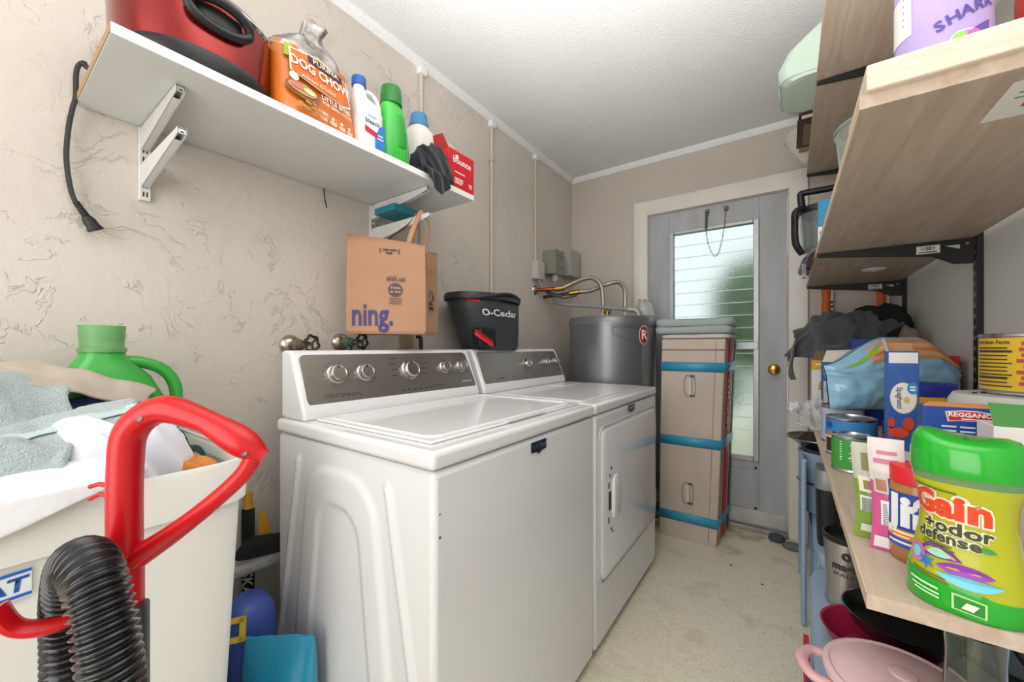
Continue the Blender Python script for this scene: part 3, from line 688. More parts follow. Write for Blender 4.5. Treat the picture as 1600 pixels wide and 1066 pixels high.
for i, (h, k, dy) in enumerate(((.19, 1.01, 0), (.205, 1.0, 0), (.225, .86, 0), (.245, .66, .004), (.262, .46, .008), (.278, .30, .012), (.295, .26, .016), (.32, .30, .022), (.335, .2, .026))):
    ring = []
    for x, y, z in bagring(ZS+min(h, .24), .006+.006*i, 48, k):
        q = noise.noise(Vector((x*30, y*30, h*30)))*.012*(i > 0); ring.append((x+q, y+dy+q*.7, ZS+h+q*.6+(.0 if i > 1 else 0)))
    R.append(ring)
MB().rings(R).build('foil_top', M('#a9a39e', .25, .9, var=.6, vs=22, bump=.6, bs=30, name='crumpled_foil'), db, smooth=25)
def dfn(dy=0, dz=0, up=.0):
    def f(x, y):
        z = ZS+dz+y; X, Y, rx, ry = dsec(z); s = x+dy
        return Vector((X+rx*(1-abs(s/ry)**3.6*.9 if abs(s) < ry else .1)**(1/3.6)*1.05+.004, Y+s, z))
    return f
def dpoly(pts, name, mat, lift=0, tilt=0):
    f = dfn(); P = [f(x, y) for x, y in pts]; P = [p+Vector((lift, 0, 0)) for p in P]
    return MB().rings([P, [p+Vector((.0006, 0, 0)) for p in P]]).build(name, mat, db, smooth=0)
hexo = [(-.078, .185), (.0, .195), (.082, .172), (.086, .098), (.06, .090), (-.01, .102), (-.082, .122)]
dpoly(hexo, 'panel_outline', M('#f3ead9', .5), .0040)
dpoly([(x*.95+.0002, .142+(y-.142)*.92) for x, y in hexo], 'panel', M('#d86c17', .4), .0048)
m_cream = M('#f4eedf', .5); m_navy = M('#23253f', .5)
f0 = dfn()
def dell(x, z, a, b, name, mat, lift): dpoly([(x+a*cos(2*pi*i/20), z+b*sin(2*pi*i/20)-a*cos(2*pi*i/20)*.09) for i in range(20)], name, mat, lift)
def dtxt(s, size, x, z, mat, bold=0, sx=1, shear=0, lift=.0066, tilt=-.09):
    f0 = dfn(); return txt(s, size, mat, db, fn=lambda a, b: f0(x+a, z+b+a*tilt)+Vector((lift, 0, 0)), bold=bold, sx=sx, shear=shear)
dpoly([(-.03, .188), (.066, .176), (.066, .158), (-.03, .17)], 'brand_strip', m_navy, .0056)
dtxt('PURINA', .019, .018, .1735, m_cream, .01, 1.1); dtxt('DOG CHOW', .035, .003, .146, m_cream, .025, .80)
dtxt('Always Crafted', .015, -.01, .116, m_cream, 0, 1, .35); dtxt('LITTLE BITES', .017, .036, .082, m_cream, .02, .9); dtxt('FOR SMALL DOGS', .012, .037, .067, m_cream, .005, .9)
for i, x in enumerate((-.008, .02, .046, .07)): (dtxt('100%', .012, x, .040, m_cream, .01) if i == 0 else dell(x, .040-.003*i, .004, .004, 'icon_print', m_cream, .004)); lines(lambda a, b, x=x, i=i: f0(x+a, b-.003*i-a*.09)+Vector((.0045, 0, 0)), [(0, .030, .018, .002), (0, .026, .02, .002), (0, .022, .016, .002)], 'fine_print', m_cream, db)
def dell(x, z, a, b, name, mat, lift): dpoly([(x+a*cos(2*pi*i/20), z+b*sin(2*pi*i/20)-a*cos(2*pi*i/20)*.09) for i in range(20)], name, mat, lift)
dell(-.055, .078, .043, .022, 'bowl_picture', M('#8a5a34', .5), .003); dell(-.055, .081, .036, .015, 'bowl_picture', M('#c99a63', .5), .0045)
dell(-.068, .085, .018, .008, 'meat_picture', M('#c9736a', .5), .006); dell(-.04, .08, .016, .007, 'egg_picture', M('#f1dfa8', .5), .006)
for i in range(14): dell(-.07+.06*random.random(), .03+.022*random.random(), .006, .004, 'kibble_picture', M('#b98a4c', .6), .004+.0005*i)
dell(-.074, .108, .011, .011, 'seal_print', m_cream, .004)
dpoly([(-.090, .16), (-.085, .195), (-.065, .195), (-.08, .16)], 'green_print', M('#9db63a', .5), .001)
# bleach bottle
def bottle(name, label, cat, x, y, z0, secs, mat, cap, capmat, seg=28, handle=None, grp=None):
    o = T(name, label, cat, (x, y, z0), grp)
    b = MB().loft([(x+dx, y+dy, z0+z, rx, ry, e) for dx, dy, z, rx, ry, e in secs], seg).build('bottle', mat, o, smooth=60)
    c = MB(); R = []
    for r, z in cap[2]:
        ring = []
        for j in range(32):
            q = r*(1+(.02 if j % 2 and cap[3] else 0)); ring.append((x+cap[0]+q*cos(2*pi*j/32), y+cap[1]+q*sin(2*pi*j/32), z0+z))
        R.append(ring)
    c.rings(R).build('cap', capmat, o, smooth=50)
    if handle: MB().tube(catmull([(x+a, y+b_, z0+c_) for a, b_, c_ in handle[0]], 8), handle[1], 12).build('handle', mat, o)
    return o
MAT_HDPE = M('#e9ebee', .35)
bl = bottle('bleach_bottle', 'white bleach bottle with blue cap beside the orange bag', 'bottle', -1.085, .732, ZS,
    [(0, 0, 0, .045, .040, 4), (0, 0, .01, .048, .043, 4), (0, 0, .12, .048, .043, 4), (0, -.004, .145, .044, .040, 3), (0, -.018, .165, .026, .024, 2.4), (0, -.02, .195, .018, .018, 2), (0, -.02, .205, .017, .017, 2)],
    MAT_HDPE, (0, -.02, [(.021, .203), (.021, .228), (.019, .231)], 1), M('#1f57b0', .4), handle=([(0, -.012, .192), (0, .02, .20), (0, .044, .185), (0, .052, .15), (0, .044, .115), (0, .034, .105)], .0085))
m_lb = M('#2c7fd0', .4); xf = -1.085+.0492
patch([(xf, .736, ZS+.01), (xf, .770, ZS+.01), (xf, .770, ZS+.09), (xf, .736, ZS+.07)], 'label', m_lb, bl)
MB().rings([ellipse((xf+.0006, .725, ZS+.085), (0, 1, 0), (0, 0, 1), .024, .036), ellipse((xf+.0012, .725, ZS+.085), (0, 1, 0), (0, 0, 1), .024, .036)]).build('label_disc', M('#f4f6f8', .4), bl, smooth=0)
txt('Splash', .013, M('#2a9fd0', .5), bl, (xf+.0018, .724, ZS+.100), (0, 1, 0), (0, 0, 1)); txt('bleach', .019, M('#22304a', .5), bl, (xf+.0018, .725, ZS+.082), (0, 1, 0), (0, 0, 1), bold=.02)
patch([(xf+.0008, .700, ZS+.05), (xf+.0008, .745, ZS+.042), (xf+.0008, .745, ZS+.056), (xf+.0008, .700, ZS+.066)], 'label_stripe', M('#c8264d', .4), bl)
lines(lambda a, b: Vector((xf+.0012, .753+a, ZS+b)), [(0, .05, .02, .004), (0, .04, .024, .004)], 'fine_print', M('#e7f2fb', .5), bl)
# green bottle
gb = bottle('green_detergent_bottle', 'bright green detergent bottle with translucent cap on white shelf', 'bottle', -1.085, .838, ZS,
    [(0, 0, 0, .036, .054, 3.5), (0, 0, .008, .038, .056, 3.5), (0, 0, .07, .037, .053, 3.2), (0, 0, .12, .035, .048, 3), (0, 0, .165, .032, .043, 2.6), (0, -.004, .19, .03, .040, 2.3), (0, -.006, .205, .028, .034, 2)],
    M('#3fc046', .28, coat=.3), (0, -.006, [(.036, .203), (.035, .225), (.033, .258), (.031, .262)], 0), M('#1e8c34', .2, trans=.35))
MB().loft([(-1.085+.0375, .846, ZS+.06, .003, .014, 2), (-1.085+.037, .846, ZS+.085, .004, .018, 2), (-1.085+.0335, .842, ZS+.15, .004, .014, 2), (-1.085+.031, .84, ZS+.168, .003, .008, 2)], 16).build('grip_recess', M('#2aa034', .3), gb)
MB().tube([(-1.085+.0385, .872, ZS+.01), (-1.085+.036, .869, ZS+.10), (-1.085+.03, .865, ZS+.15)], .0016, 6).build('level_strip', M('#7d9a86', .4), gb)
# white jug with blue cap
wj = bottle('white_detergent_jug', 'white detergent jug with blue cap behind the dark cloth', 'bottle', -1.172, 1.035, ZS,
    [(0, 0, 0, .056, .062, 4), (0, 0, .01, .060, .066, 4), (0, 0, .17, .060, .066, 3.4), (0, 0, .215, .055, .058, 2.8), (0, -.005, .24, .04, .040, 2.2), (0, -.006, .252, .032, .032, 2)],
    M('#e6e3dd', .4), (0, -.006, [(.037, .248), (.037, .262), (.034, .266), (.031, .294), (.029, .298)], 1), M('#3f83b5', .35))
# dark cloth with a corner hanging over the edge
MAT_NV = M('#20242c', .95, bump=.2, bs=140, sheen=.3, name='dark_jersey')
dc = T('dark_tee', 'crumpled dark navy cloth hanging over the white shelf edge', 'clothing', (-1.06, 1.0, ZS))
mound(-1.055, .985, ZS+.004, .042, .074, .100, 4, 'bundle', MAT_NV, dc, amp=.8, sc=22, n=72, flat=.55)
def drape(u, v):
    y = .905+.10*u+.02*v; s = v*.12
    x = -1.045+min(s, .04); z = ZS+.012-max(0, s-.04)*(1.0-abs(u-.55)*1.1)
    return (x+(.006*sin(u*14)+.004 if s > .04 else 0), y, z+.008*fold(u, v, 3, 3)*(s < .04))
cloth(drape, 14, 12, 'hanging_corner', MAT_NV, dc)
MB().box(-1.012, -1.009, 1.065, 1.078, ZS+.10, ZS+.115).build('care_tag', M('#e6e4e0', .8), dc)
# red dryer sheet box
rb = T('red_dryer_sheet_box', 'red open dryer sheet box at the far end of white shelf', 'box', (-1.085, 1.118, ZS))
MAT_RED = M('#d3202b', .4, name='red_carton')
MB().box(-1.105, -1.03, 1.048, 1.19, ZS, ZS+.145).build('carton', MAT_RED, rb, bevel=.0015)
MB().prism([(0, 0), (.142, 0), (.12, .075), (.02, .085)], (-1.105, 1.048, ZS+.145), (0, 1, 0), (-.15, 0, .98), (.001, 0, 0)).build('open_flap', M('#c8b9a8', .7), rb, smooth=0)
MB().prism([(0, 0), (.07, 0), (.06, .05), (.01, .055)], (-1.103, 1.0485, ZS+.145), (1, 0, 0), (0, -.4, .9), (0, .001, 0)).build('side_flap', M('#b6332f', .6), rb, smooth=0)
txt('bounce', .034, M('#f4f4f2', .5), rb, (-1.0293, 1.120, ZS+.108), (0, 1, 0), (0, 0, 1), bold=.02)
for i, (z, w_) in enumerate(((.062, .055), (.038, .045), (.03, .045), (.022, .04))): patch([(-1.0295, 1.08, ZS+z), (-1.0295, 1.08+w_, ZS+z), (-1.0295, 1.08+w_, ZS+z+.004), (-1.0295, 1.08, ZS+z+.004)], 'print_line', M('#f4f4f2', .5), rb)
lines(lambda a, b: Vector((-1.0290, 1.168+a, ZS+b)), [(0, .036, .02, .003), (0, .03, .02, .003), (0, .024, .016, .003)], 'fine_print', M('#f4f4f2', .5), rb)
tag(MB().tube([(-1.392, .77, 1.70), (-1.388, .772, 1.66), (-1.38, .775, 1.628)], .002, 6).build('wire_end', MAT_BLACK), 'short black wire end poking down under the white shelf', 'cable')
# ---------------- hanging paper bag ----------------
MAT_KRAFT = M('#b4886a', .7, var=.06, vs=6, bump=.12, bs=7, name='kraft_paper')
A, B, C_, D_ = Vector((-1.246, .77, 0)), Vector((-1.150, .845, 0)), Vector((-1.062, .963, 0)), Vector((-1.137, 1.095, 0))
E_ = Vector((-1.325, .90, 0))
pb = T('paper_grocery_bag', 'brown paper grocery bag hanging from the shelf bracket', 'bag', (-1.18, .93, 1.165))
def ring(z, k=1.0, tw=0):
    c = (A+C_+D_+E_)/4; P = [A, (A+B)/2, B, (B+C_)/2, C_, (C_+D_)/2+Vector((-.012, -.005, 0))*tw, D_, (D_+E_)/2, E_, (E_+A)/2+Vector((.012, .008, 0))*tw]
    return [Vector((c.x+(p.x-c.x)*k, c.y+(p.y-c.y)*k, z)) for p in P]
R = [ring(1.165, .95), ring(1.175, 1), ring(1.26, 1.0, .3), ring(1.36, .995, .8), ring(1.44, .985, 1.4), ring(1.475, .98, 1.6)]
top = ring(1.50, .975, 2); dz = [.012, .004, -.004, -.01, -.018, -.02, -.01, 0, .008, .012]
R.append([p+Vector((0, 0, dz[i])) for i, p in enumerate(top)])
MB().rings(R, cap1=False).build('paper_body', MAT_KRAFT, pb, solid=.0012, smooth=20)
RT = (C_-A).normalized()
def bfn(s0, z0):
    """point on the front face: s metres from A along the front"""
    def f(x, y):
        s = s0+x; l1 = (B-A).length
        p = A+(B-A).normalized()*s if s < l1 else B+(C_-B).normalized()*(s-l1)
        n = Vector((.69, -.72, 0)); return p+n*.004+Vector((0, 0, z0+y))
    return f
m_ink2 = M('#3f3f7c', .6); m_ink3 = M('#5a4a55', .6)
txt('ning.', .110, m_ink2, pb, fn=bfn(.088, 1.228), bold=.02, sx=.70)
txt('aldi.us', .026, m_ink3, pb, fn=bfn(.168, 1.357), bold=.015)
f_ = bfn(.166, 1.318); P = [f_(.024*cos(2*pi*i/24), .024*sin(2*pi*i/24)) for i in range(24)]
n_ = Vector((.80, -.60, 0)); MB().rings([P, [p+n_*.0006 for p in P]]).build('round_logo', m_ink3, pb, smooth=0)
for s_t, z_, sz in (('Twice', .007, .014), ('as nice', -.006, .013)): txt(s_t, sz, M('#c9a385', .6), pb, fn=lambda x, y, z_=z_: f_(x, y+z_)+n_*.0015, bold=.02)
lines(bfn(.166, 1.285), [(0, 0, .042, .003), (0, -.008, .038, .003), (0, -.016, .042, .003)], 'fine_print', m_ink3, pb); lines(bfn(.145, 1.45), [(-.01, .004, .02, .0045), (.014, .004, .022, .0045), (0, -.007, .022, .0045), (-.03, -.006, .003, .016), (.033, -.006, .003, .016)], 'slogan_print', m_navy, pb)
def gfn(s0, z0):
    d = (D_-C_).normalized(); return lambda x, y: C_+d*(s0+x)+Vector((d.y, -d.x, 0))*.004+Vector((0, 0, z0+y))
lines(gfn(.06, 1.262), [(0, -.005, .05, .011), (0, .012, .05, .003)], 'recycling_caption', m_navy, pb); lines(gfn(.06, 1.40), [(0, 0, .045, .003), (0, -.008, .05, .003)], 'fine_print', m_ink3, pb)
g_ = gfn(.06, 1.30)
tri = MB()
for k in range(3):
    t0 = radians(90+120*k); tri.tube([g_(.022*cos(t0+radians(q)), .022*sin(t0+radians(q))) for q in (10, 40, 70, 100)], lambda t: .0055*(1.1-t), 6)
tri.build('recycling_mark', m_ink3, pb)
def strip(pts, name):
    MB().tube(catmull(pts, 8), .009, 6, flat=.14, up=(.7, -.7, 0)).build(name, MAT_KRAFT, pb)
tx, ty, tz = -1.09, .976, 1.608
strip([(-1.10, .918, 1.44), (-1.10, .922, 1.50), (-1.095, .955, 1.585), (tx, ty, tz+.004), (-1.085, 1.0, 1.57), (-1.082, .985, 1.50), (-1.07, .972, 1.455)], 'handle')
strip([(-1.20, 1.02, 1.45), (-1.19, 1.01, 1.51), (-1.14, .99, 1.59), (tx-.03, ty, tz+.003), (-1.16, .965, 1.575), (-1.24, .93, 1.52), (-1.27, .91, 1.45)], 'handle')
tag(MB().box(-1.30, -1.18, .92, 1.06, 1.625, 1.650).build('teal_folder', M('#1f7f92', .5), bevel=.002), 'teal folder lying under the white shelf above the paper bag', 'folder')
# ---------------- mop bucket ----------------
MAT_BKT = M('#3a3d41', .42, name='charcoal_plastic')
bx_, by_ = -1.225, 1.49
mk = T('mop_bucket', 'charcoal spin mop bucket with red pedal on the appliance consoles', 'bucket', (bx_, by_, 1.11))
secs = [(bx_, by_+.050, 1.1085, .105, .150, 2.6), (bx_, by_+.050, 1.118, .11, .156, 2.6), (bx_, by_+.035, 1.20, .12, .178, 2.4), (bx_, by_+.012, 1.29, .128, .204, 2.3), (bx_, by_+.0, 1.345, .132, .215, 2.2)]
MB().loft(secs, 48, cap1=False).build('tub', MAT_BKT, mk, solid=.004)
MB().loft([(bx_, by_, 1.340, .134, .217, 2.2), (bx_, by_, 1.336, .143, .227, 2.2), (bx_, by_, 1.352, .144, .228, 2.2), (bx_, by_, 1.366, .138, .222, 2.2), (bx_, by_, 1.366, .124, .208, 2.2), (bx_, by_, 1.30, .117, .198, 2.2)], 48, cap0=False, cap1=True).build('rim', M('#2f3236', .4), mk)
MB().tube(catmull([(bx_+.118, by_+.14, 1.356), (bx_+.145, by_+.04, 1.368), (bx_+.146, by_-.05, 1.362), (bx_+.118, by_-.14, 1.345), (bx_+.07, by_-.20, 1.335)], 10), .007, 10).build('carry_handle', M('#2b2e32', .4), mk)
MB().lathe((bx_, by_+.03, 1.366), [(.018, 0), (.018, .008), (.006, .014)]).build('lid_knob', MAT_BLACK, mk)
MB().box(bx_+.060, bx_+.118, by_-.165, by_-.05, 1.115, 1.205).build('pedal_well', M('#17181a', .5), mk, bevel=.012)
MB().obox((bx_+.140, by_-.17, 1.158), Vector((.50, .62, -.55))*.052, Vector((-.45, .55, .30))*.034, Vector((.35, .12, .5))*.009).build('pedal', M('#d01f2c', .35), mk, bevel=.006)
pr_ = MB()
for i in range(5): pr_.obox(Vector((bx_+.1435, by_-.169, 1.163))+Vector((.50, .62, -.55))*(.018*(i-2)), Vector((-.45, .55, .30))*.028, Vector((.50, .62, -.55))*.003, Vector((.35, .12, .5))*.004)
pr_.build('pedal_ribs', M('#b0161f', .4), mk, smooth=0)
MB().tube([(bx_+.10, by_-.15, 1.325), (bx_+.06, by_-.195, 1.33)], .006, 8).build('red_button', M('#d01f2c', .35), mk)
# lettering wrapped on the tub front
def tubfn(a0, z0):
    def f(x, y):
        z = z0+y; t = (z-1.20)/.09; rx, ry, oy = .120+.008*t, .178+.026*t, .035-.023*t
        e = 2.35; a = a0+x/.14; c, d = cos(a), sin(a)
        return Vector((bx_+rx*1.03*math.copysign(abs(c)**(2/e), c)+.003, by_+oy+ry*1.03*math.copysign(abs(d)**(2/e), d), z))
    return f
txt('O-Cedar', .042, M('#e8e8e8', .4), mk, fn=tubfn(radians(-13), 1.275), bold=.02)
# ---------------- wall valves ----------------
MAT_BRZ = M('#7a6a5c', .4, .8, var=.4, vs=30)
def valve(y, z, label, col):
    v = T('water_valve', label, 'valve', (XL, y, z), 'washer shut-off valves')
    MB().lathe((XL, y, z), [(.036, 0), (.034, .006), (.022, .016), (.012, .02)], 24, 'x').build('wall_flange', M('#b8ada0', .25, .9), v)
    b = MB(); b.cyl((XL+.015, y, z), (XL+.09, y, z), .012); b.lathe((XL+.055, y, z), [(.017, -.018), (.02, -.01), (.02, .01), (.017, .018)], 8, 'x'); b.cyl((XL+.06, y, z), (XL+.06, y, z-.05), .011); b.cyl((XL+.085, y, z), (XL+.125, y+.012, z+.004), .006)
    b.build('body', M(col, .5, .6, var=.5, vs=40), v)
    h = MB(); c = Vector((XL+.122, y+.012, z+.004)); n = Vector((1, .25, .05)).normalized(); u = n.orthogonal().normalized(); w = n.cross(u)
    h.tube([c+(u*cos(2*pi*i/30)+w*sin(2*pi*i/30))*(.026+.0035*cos(6*2*pi*i/30)) for i in range(30)], .0045, 8, closed=True)
    for k in range(3): a = 2*pi*k/3; h.tube([c-n*.002, c+(u*cos(a)+w*sin(a))*.025], .0035, 6)
    h.build('hand_wheel', M('#4a3f38', .5, .6, var=.4, vs=50), v)
valve(.655, 1.125, 'bronze shut-off valve with round wall flange, left one above washer', '#7d7264')
valve(.84, 1.135, 'greenish shut-off valve beneath the paper bag above the washer', '#5f7a70')
ob_ = T('wall_outlet', 'small tan outlet with black plug below the paper bag', 'outlet', (XL, 1.16, 1.12))
MB().box(XL, XL+.03, 1.12, 1.17, 1.115, 1.175).build('box', M('#a08a6c', .6), ob_, bevel=.004)
MB().tube(catmull([(XL+.03, 1.19, 1.165), (XL+.05, 1.195, 1.16), (XL+.052, 1.197, 1.12), (XL+.05, 1.2, 1.05), (XL+.05, 1.2, .9)], 6), .008, 8).build('plug_cord', MAT_BLACK, ob_)
# ---------------- hamper and laundry ----------------
MAT_BIN = M('#e7e6e0', .38, name='white_bin_plastic')
hx, hy = -1.105, .02
hm = T('laundry_bin', 'large white plastic bin heaped with laundry, by the washer', 'bin', (hx, hy, 0))
def bin_secs(k): return [(hx, hy, .004+.01*k, .215-.008*k, .262-.008*k, 9), (hx, hy, .45, .240-.008*k, .288-.008*k, 9), (hx, hy, .83, .258-.008*k, .305-.008*k, 9), (hx, hy, .90, .260-.008*k, .307-.008*k, 9)]
MB().loft(bin_secs(0), 64, cap1=False).build('body', MAT_BIN, hm, solid=.004)
MB().loft([(hx, hy, .825, .2625, .3095, 9), (hx, hy, .828, .268, .315, 9), (hx, hy, .90, .272, .319, 9), (hx, hy, .906, .270, .317, 9), (hx, hy, .906, .262, .309, 9), (hx, hy, .86, .2545, .3015, 9)], 64, cap0=False, cap1=False).build('rim', MAT_BIN, hm)
xf = hx+.2585+.0035
st = patch([(xf, -.075, .772), (xf, .056, .780), (xf, .056, .818), (xf, -.075, .810)], 'sticker', M('#dfe7ee', .4), hm)
txt('PLAT', .026, M('#1d4f9c', .4), st, (xf+.0012, .018, .797), (0, 1, .05), (0, 0, 1), bold=.03, sx=1.15, shear=.1)
for z in (.780, .8115): patch([(xf+.0008, -.075, z-.004), (xf+.0008, .056, z+.004-.002), (xf+.0008, .056, z+.006), (xf+.0008, -.075, z)], 'sticker_stripe', M('#2a62b4', .4), st)
MAT_TERRY = M('#c3d4d6', .98, bump=.8, bs=330, sheen=.6, var=.06, vs=20, dist=.012, name='aqua_terry')
MAT_WCOT = M('#e6e6ea', .92, bump=.15, bs=60, sheen=.2, name='white_cotton')
def pile(name, label, x, y, z0, rx, ry, h, seed, mat, cat='clothing', **k):
    return tag(mound(x, y, z0, rx, ry, h, seed, name, mat, None, **k), label, cat)
pile('white_bed_sheet', 'white sheet filling the laundry bin under the towels', -1.105, .01, .55, .205, .25, .375, 2, MAT_WCOT, 'linen', amp=.07, sc=7, n=48, e=4, flat=.35)
def ridge(y, x, s, a=.02):
    return a*(fold(y*1.0, x*1.8, s, 5.0)-.4)+a*.35*noise.noise(Vector((x*26, y*26, s)))
def towel1(u, v):
    y = -.29+.41*u-.03*v; x = -1.05+.185*v**.85; z = 1.01-.035*v-.055*smoothstep(.7, 1, v)-.05*smoothstep(.55, 1, u)
    return (x+.008*noise.noise(Vector((u*6, v*4, 3))), y+.01*noise.noise(Vector((u*4, v*6, 8))), z+ridge(y, x, 2, .034))
tag(cloth(towel1, 60, 44, 'aqua_bath_towel', MAT_TERRY, None, 1, .016), 'pale aqua terry towel bunched over the bin front, lower one', 'towel')
def towel2(u, v):
    y = -.28+.40*u; x = -1.27+.24*v; z = 1.035+.045*sin(v*2.6)-.055*smoothstep(.7, 1, v)-.05*smoothstep(.6, 1, u)
    return (x, y+.01*noise.noise(Vector((u*4, v*6, 18))), z+ridge(y, x, 6, .026))
tag(cloth(towel2, 56, 36, 'aqua_hand_towel', MAT_TERRY, None, 1, .014), 'pale aqua towel heaped highest at the back of the bin', 'towel')
def hem(u, v):
    x = -1.02+.10*v-.03*u; y = -.02+.22*u; return (x, y, .965+.045*u-.045*v*v+.012*fold(u*1.2, v, 5, 2.2))
ht = T('hemmed_aqua_towel', 'pale aqua towel with woven hem band lying across heap', 'towel', (-.97, .09, .95))
cloth(hem, 22, 14, 'towel_sheet', MAT_TERRY, ht, solid=.012)
def hem2(u, v): p = hem(u, .5+.22*v); return (p[0]+.004, p[1], p[2]+.0085)
cloth(hem2, 22, 5, 'hem_band', M('#bfd0d3', .85, bump=.2, bs=200), ht, solid=.003)
def beige(u, v):
    y = .02+.235*u+.01*sin(v*5); w = (1-.75*u**2); x = -1.275+.16*v*w+.05*u; z = 1.078+.026*sin(pi*min(1, u*1.4)*.8)-.075*u-.03*v*v
    return (x, y, z+ridge(y, x, 9, .016))
tag(cloth(beige, 40, 22, 'beige_tee', M('#c5b7aa', .95, bump=.15, bs=200), None, 1, .006), 'beige cloth draped over the back of the laundry heap', 'clothing')
def navy(u, v):
    y = .06+.15*u; x = -1.19+.11*v; z = 1.02-.03*u-.03*v*v
    return (x, y, z+ridge(y, x, 12, .03))
tag(cloth(navy, 30, 20, 'navy_shorts', M('#30395f', .95, bump=.2, bs=220), None, 1, .006), 'navy blue cloth under the beige cloth on laundry heap', 'clothing')
pile('red_cloth', 'dark red cloth at the left back of laundry heap', -1.285, -.06, .985, .06, .075, .09, 15, M('#a1303a', .95), amp=.4, sc=10, n=36)
pile('white_shirt', 'white shirt bundled at the right end of laundry bin', -1.02, .16, .82, .115, .105, .165, 17, M('#e3e3ec', .9, sheen=.2), amp=.5, sc=13, n=72, flat=.5)
pile('dark_green_cloth', 'dark green cloth tucked beside the white shirt in bin', -1.03, .272, .845, .06, .035, .075, 19, M('#1e3a36', .9), amp=.4, sc=11, n=36)
pile('orange_cloth', 'orange cloth below the dark green cloth in bin', -.945, .262, .84, .07, .042, .062, 21, M('#c87f3e', .92), amp=.35, sc=11, n=36)
pile('black_cloth', 'black cloth between white shirt and bin back', -1.10, .255, .85, .04, .04, .085, 23, M('#1a1d20', .9), amp=.4, sc=11, n=36)
def over(u, v):
    y = -.24+.40*u; s = v; x = -.93+.110*min(1, s/.55); z = .935-.02*s+.006*fold(u, v, 9, 3)
    if s > .55: x = -.82+.006*sin(u*9); z = .925-(s-.55)*.14*(1-.85*smoothstep(.55, 1, u))
    return (x, y, z)
tag(cloth(over, 26, 14, 'white_pillowcase', MAT_WCOT), 'white cloth hanging over the front rim of laundry bin', 'linen')
jx, jy, jz = -1.265, .205, .80
gj = bottle('green_detergent_jug', 'green detergent jug with frosted cap behind the laundry heap', 'bottle', jx, jy, jz,
    [(0, 0, 0, .05, .085, 4), (0, 0, .01, .053, .088, 4), (0, 0, .20, .053, .083, 3.2), (0, -.01, .25, .05, .07, 2.6), (0, -.018, .275, .044, .055, 2.2), (0, -.02, .295, .038, .040, 2), (0, -.02, .312, .036, .036, 2)],
    M('#3da944', .3, coat=.3), (0, -.02, [(.040, .306), (.040, .316), (.036, .318), (.0365, .33), (.0385, .365), (.037, .366), (.034, .33)], 0), M('#9ad692', .35, trans=.6),
    handle=([(0, .0, .282), (0, .04, .283), (0, .085, .262), (0, .108, .22), (0, .108, .16), (0, .095, .09), (0, .07, .05)], .0135))
# ---------------- vacuum ----------------
MAT_VRED = M('#c40d17', .32, name='red_abs')
cs, sn = cos(math.atan(432/610)), sin(math.atan(432/610))
def V(r, z, d=.42): return Vector((cs*r-sn*d, sn*r+cs*d, z))
vc = T('stick_vacuum', 'red looped vacuum handle with black ribbed hose in front of bin', 'vacuum cleaner', V(-.41, 0))
gp = catmull([V(-.4166, .836), V(-.4166, .90), V(-.4160, .985), V(-.409, 1.028), V(-.378, 1.050), V(-.338, 1.041), V(-.302, 1.022), V(-.266, .999)], 10)
MB().tube(gp, lambda t: .0152 if t < .42 else .0152-.0006*smoothstep(.42, .6, t)-.0022*smoothstep(.6, .75, t)+.003*smoothstep(.75, .88, t)-.0085*smoothstep(.9, 1, t), 20, flat=1.0).build('grip', MAT_VRED, vc)
MB().tube(catmull([V(-.276, 1.003), V(-.290, .980), V(-.325, .948), V(-.365, .917), V(-.405, .890)], 8), lambda t: .0085-.002*sin(t*pi)+.0025*t, 14, flat=1.15).build('strut', MAT_VRED, vc)
MB().tube([V(-.4166, .90), V(-.4166, .83)], .0160, 20).build('collar', MAT_VRED, vc)
tow = Vector((sn, -cs, 0))
for r, z, rr_ in ((-.388, 1.043, .0135), (-.280, 1.006, .0115), (-.409, .893, .0145)): knob(MB(), V(r, z)+tow*rr_, tow, [(.0036, 0), (.0036, .0008), (.0026, .001)], 12).build('screw', M('#5b5b5d', .3, 1), vc)
for dz_ in (0, .011): MB().tube([V(-.434, .968-dz_*.9), V(-.444, .970-dz_), V(-.454, .967-dz_*1.2)], .0024, 8).build('cord_clip', MAT_VRED, vc)
MB().tube([V(-.405, .84), V(-.405, .12)], .0115, 14).build('wand', M('#3a3c40', .35), vc)
MB().tube(catmull([V(-.405, .865, .40), V(-.428, .856, .37), V(-.450, .862, .355), V(-.462, .884, .35)], 8), .0105, 10, flat=.6).build('hose_hook', MAT_VRED, vc)
hp_ = catmull([V(-.338, .30, .335), V(-.338, .60, .335), V(-.340, .79, .335), V(-.350, .868, .337), V(-.376, .914, .35), V(-.413, .912, .372), V(-.438, .868, .388), V(-.446, .80, .395), V(-.446, .60, .395), V(-.44, .30, .395)], 120)
Lh = sum((hp_[i+1]-hp_[i]).length for i in range(len(hp_)-1)); acc = [0]
for i in range(len(hp_)-1): acc.append(acc[-1]+(hp_[i+1]-hp_[i]).length)
N_ = len(hp_)-1
MB().tube(hp_, lambda t: .0198+.0021*sin(2*pi*acc[min(N_, round(t*N_))]/.0072), 22).build('ribbed_hose', M('#191a1d', .22, coat=.4), vc)
b0 = V(-.405, 0)
MB().loft([(b0.x, b0.y, 0.01, .14, .085, 5), (b0.x, b0.y, .03, .15, .09, 5), (b0.x, b0.y, .06, .12, .07, 4), (b0.x, b0.y, .12, .03, .03, 2), (b0.x, b0.y, .15, .02, .02, 2)], 32).build('floor_head', M('#24262a', .4), vc)
MB().tube([V(-.338, .31, .335), V(-.36, .16, .36), V(-.40, .08, .41)], .022, 14).build('hose_socket', MAT_BLACK, vc)
MB().tube([V(-.44, .31, .395), V(-.43, .16, .40), V(-.41, .08, .42)], .022, 14).build('hose_socket', MAT_BLACK, vc)
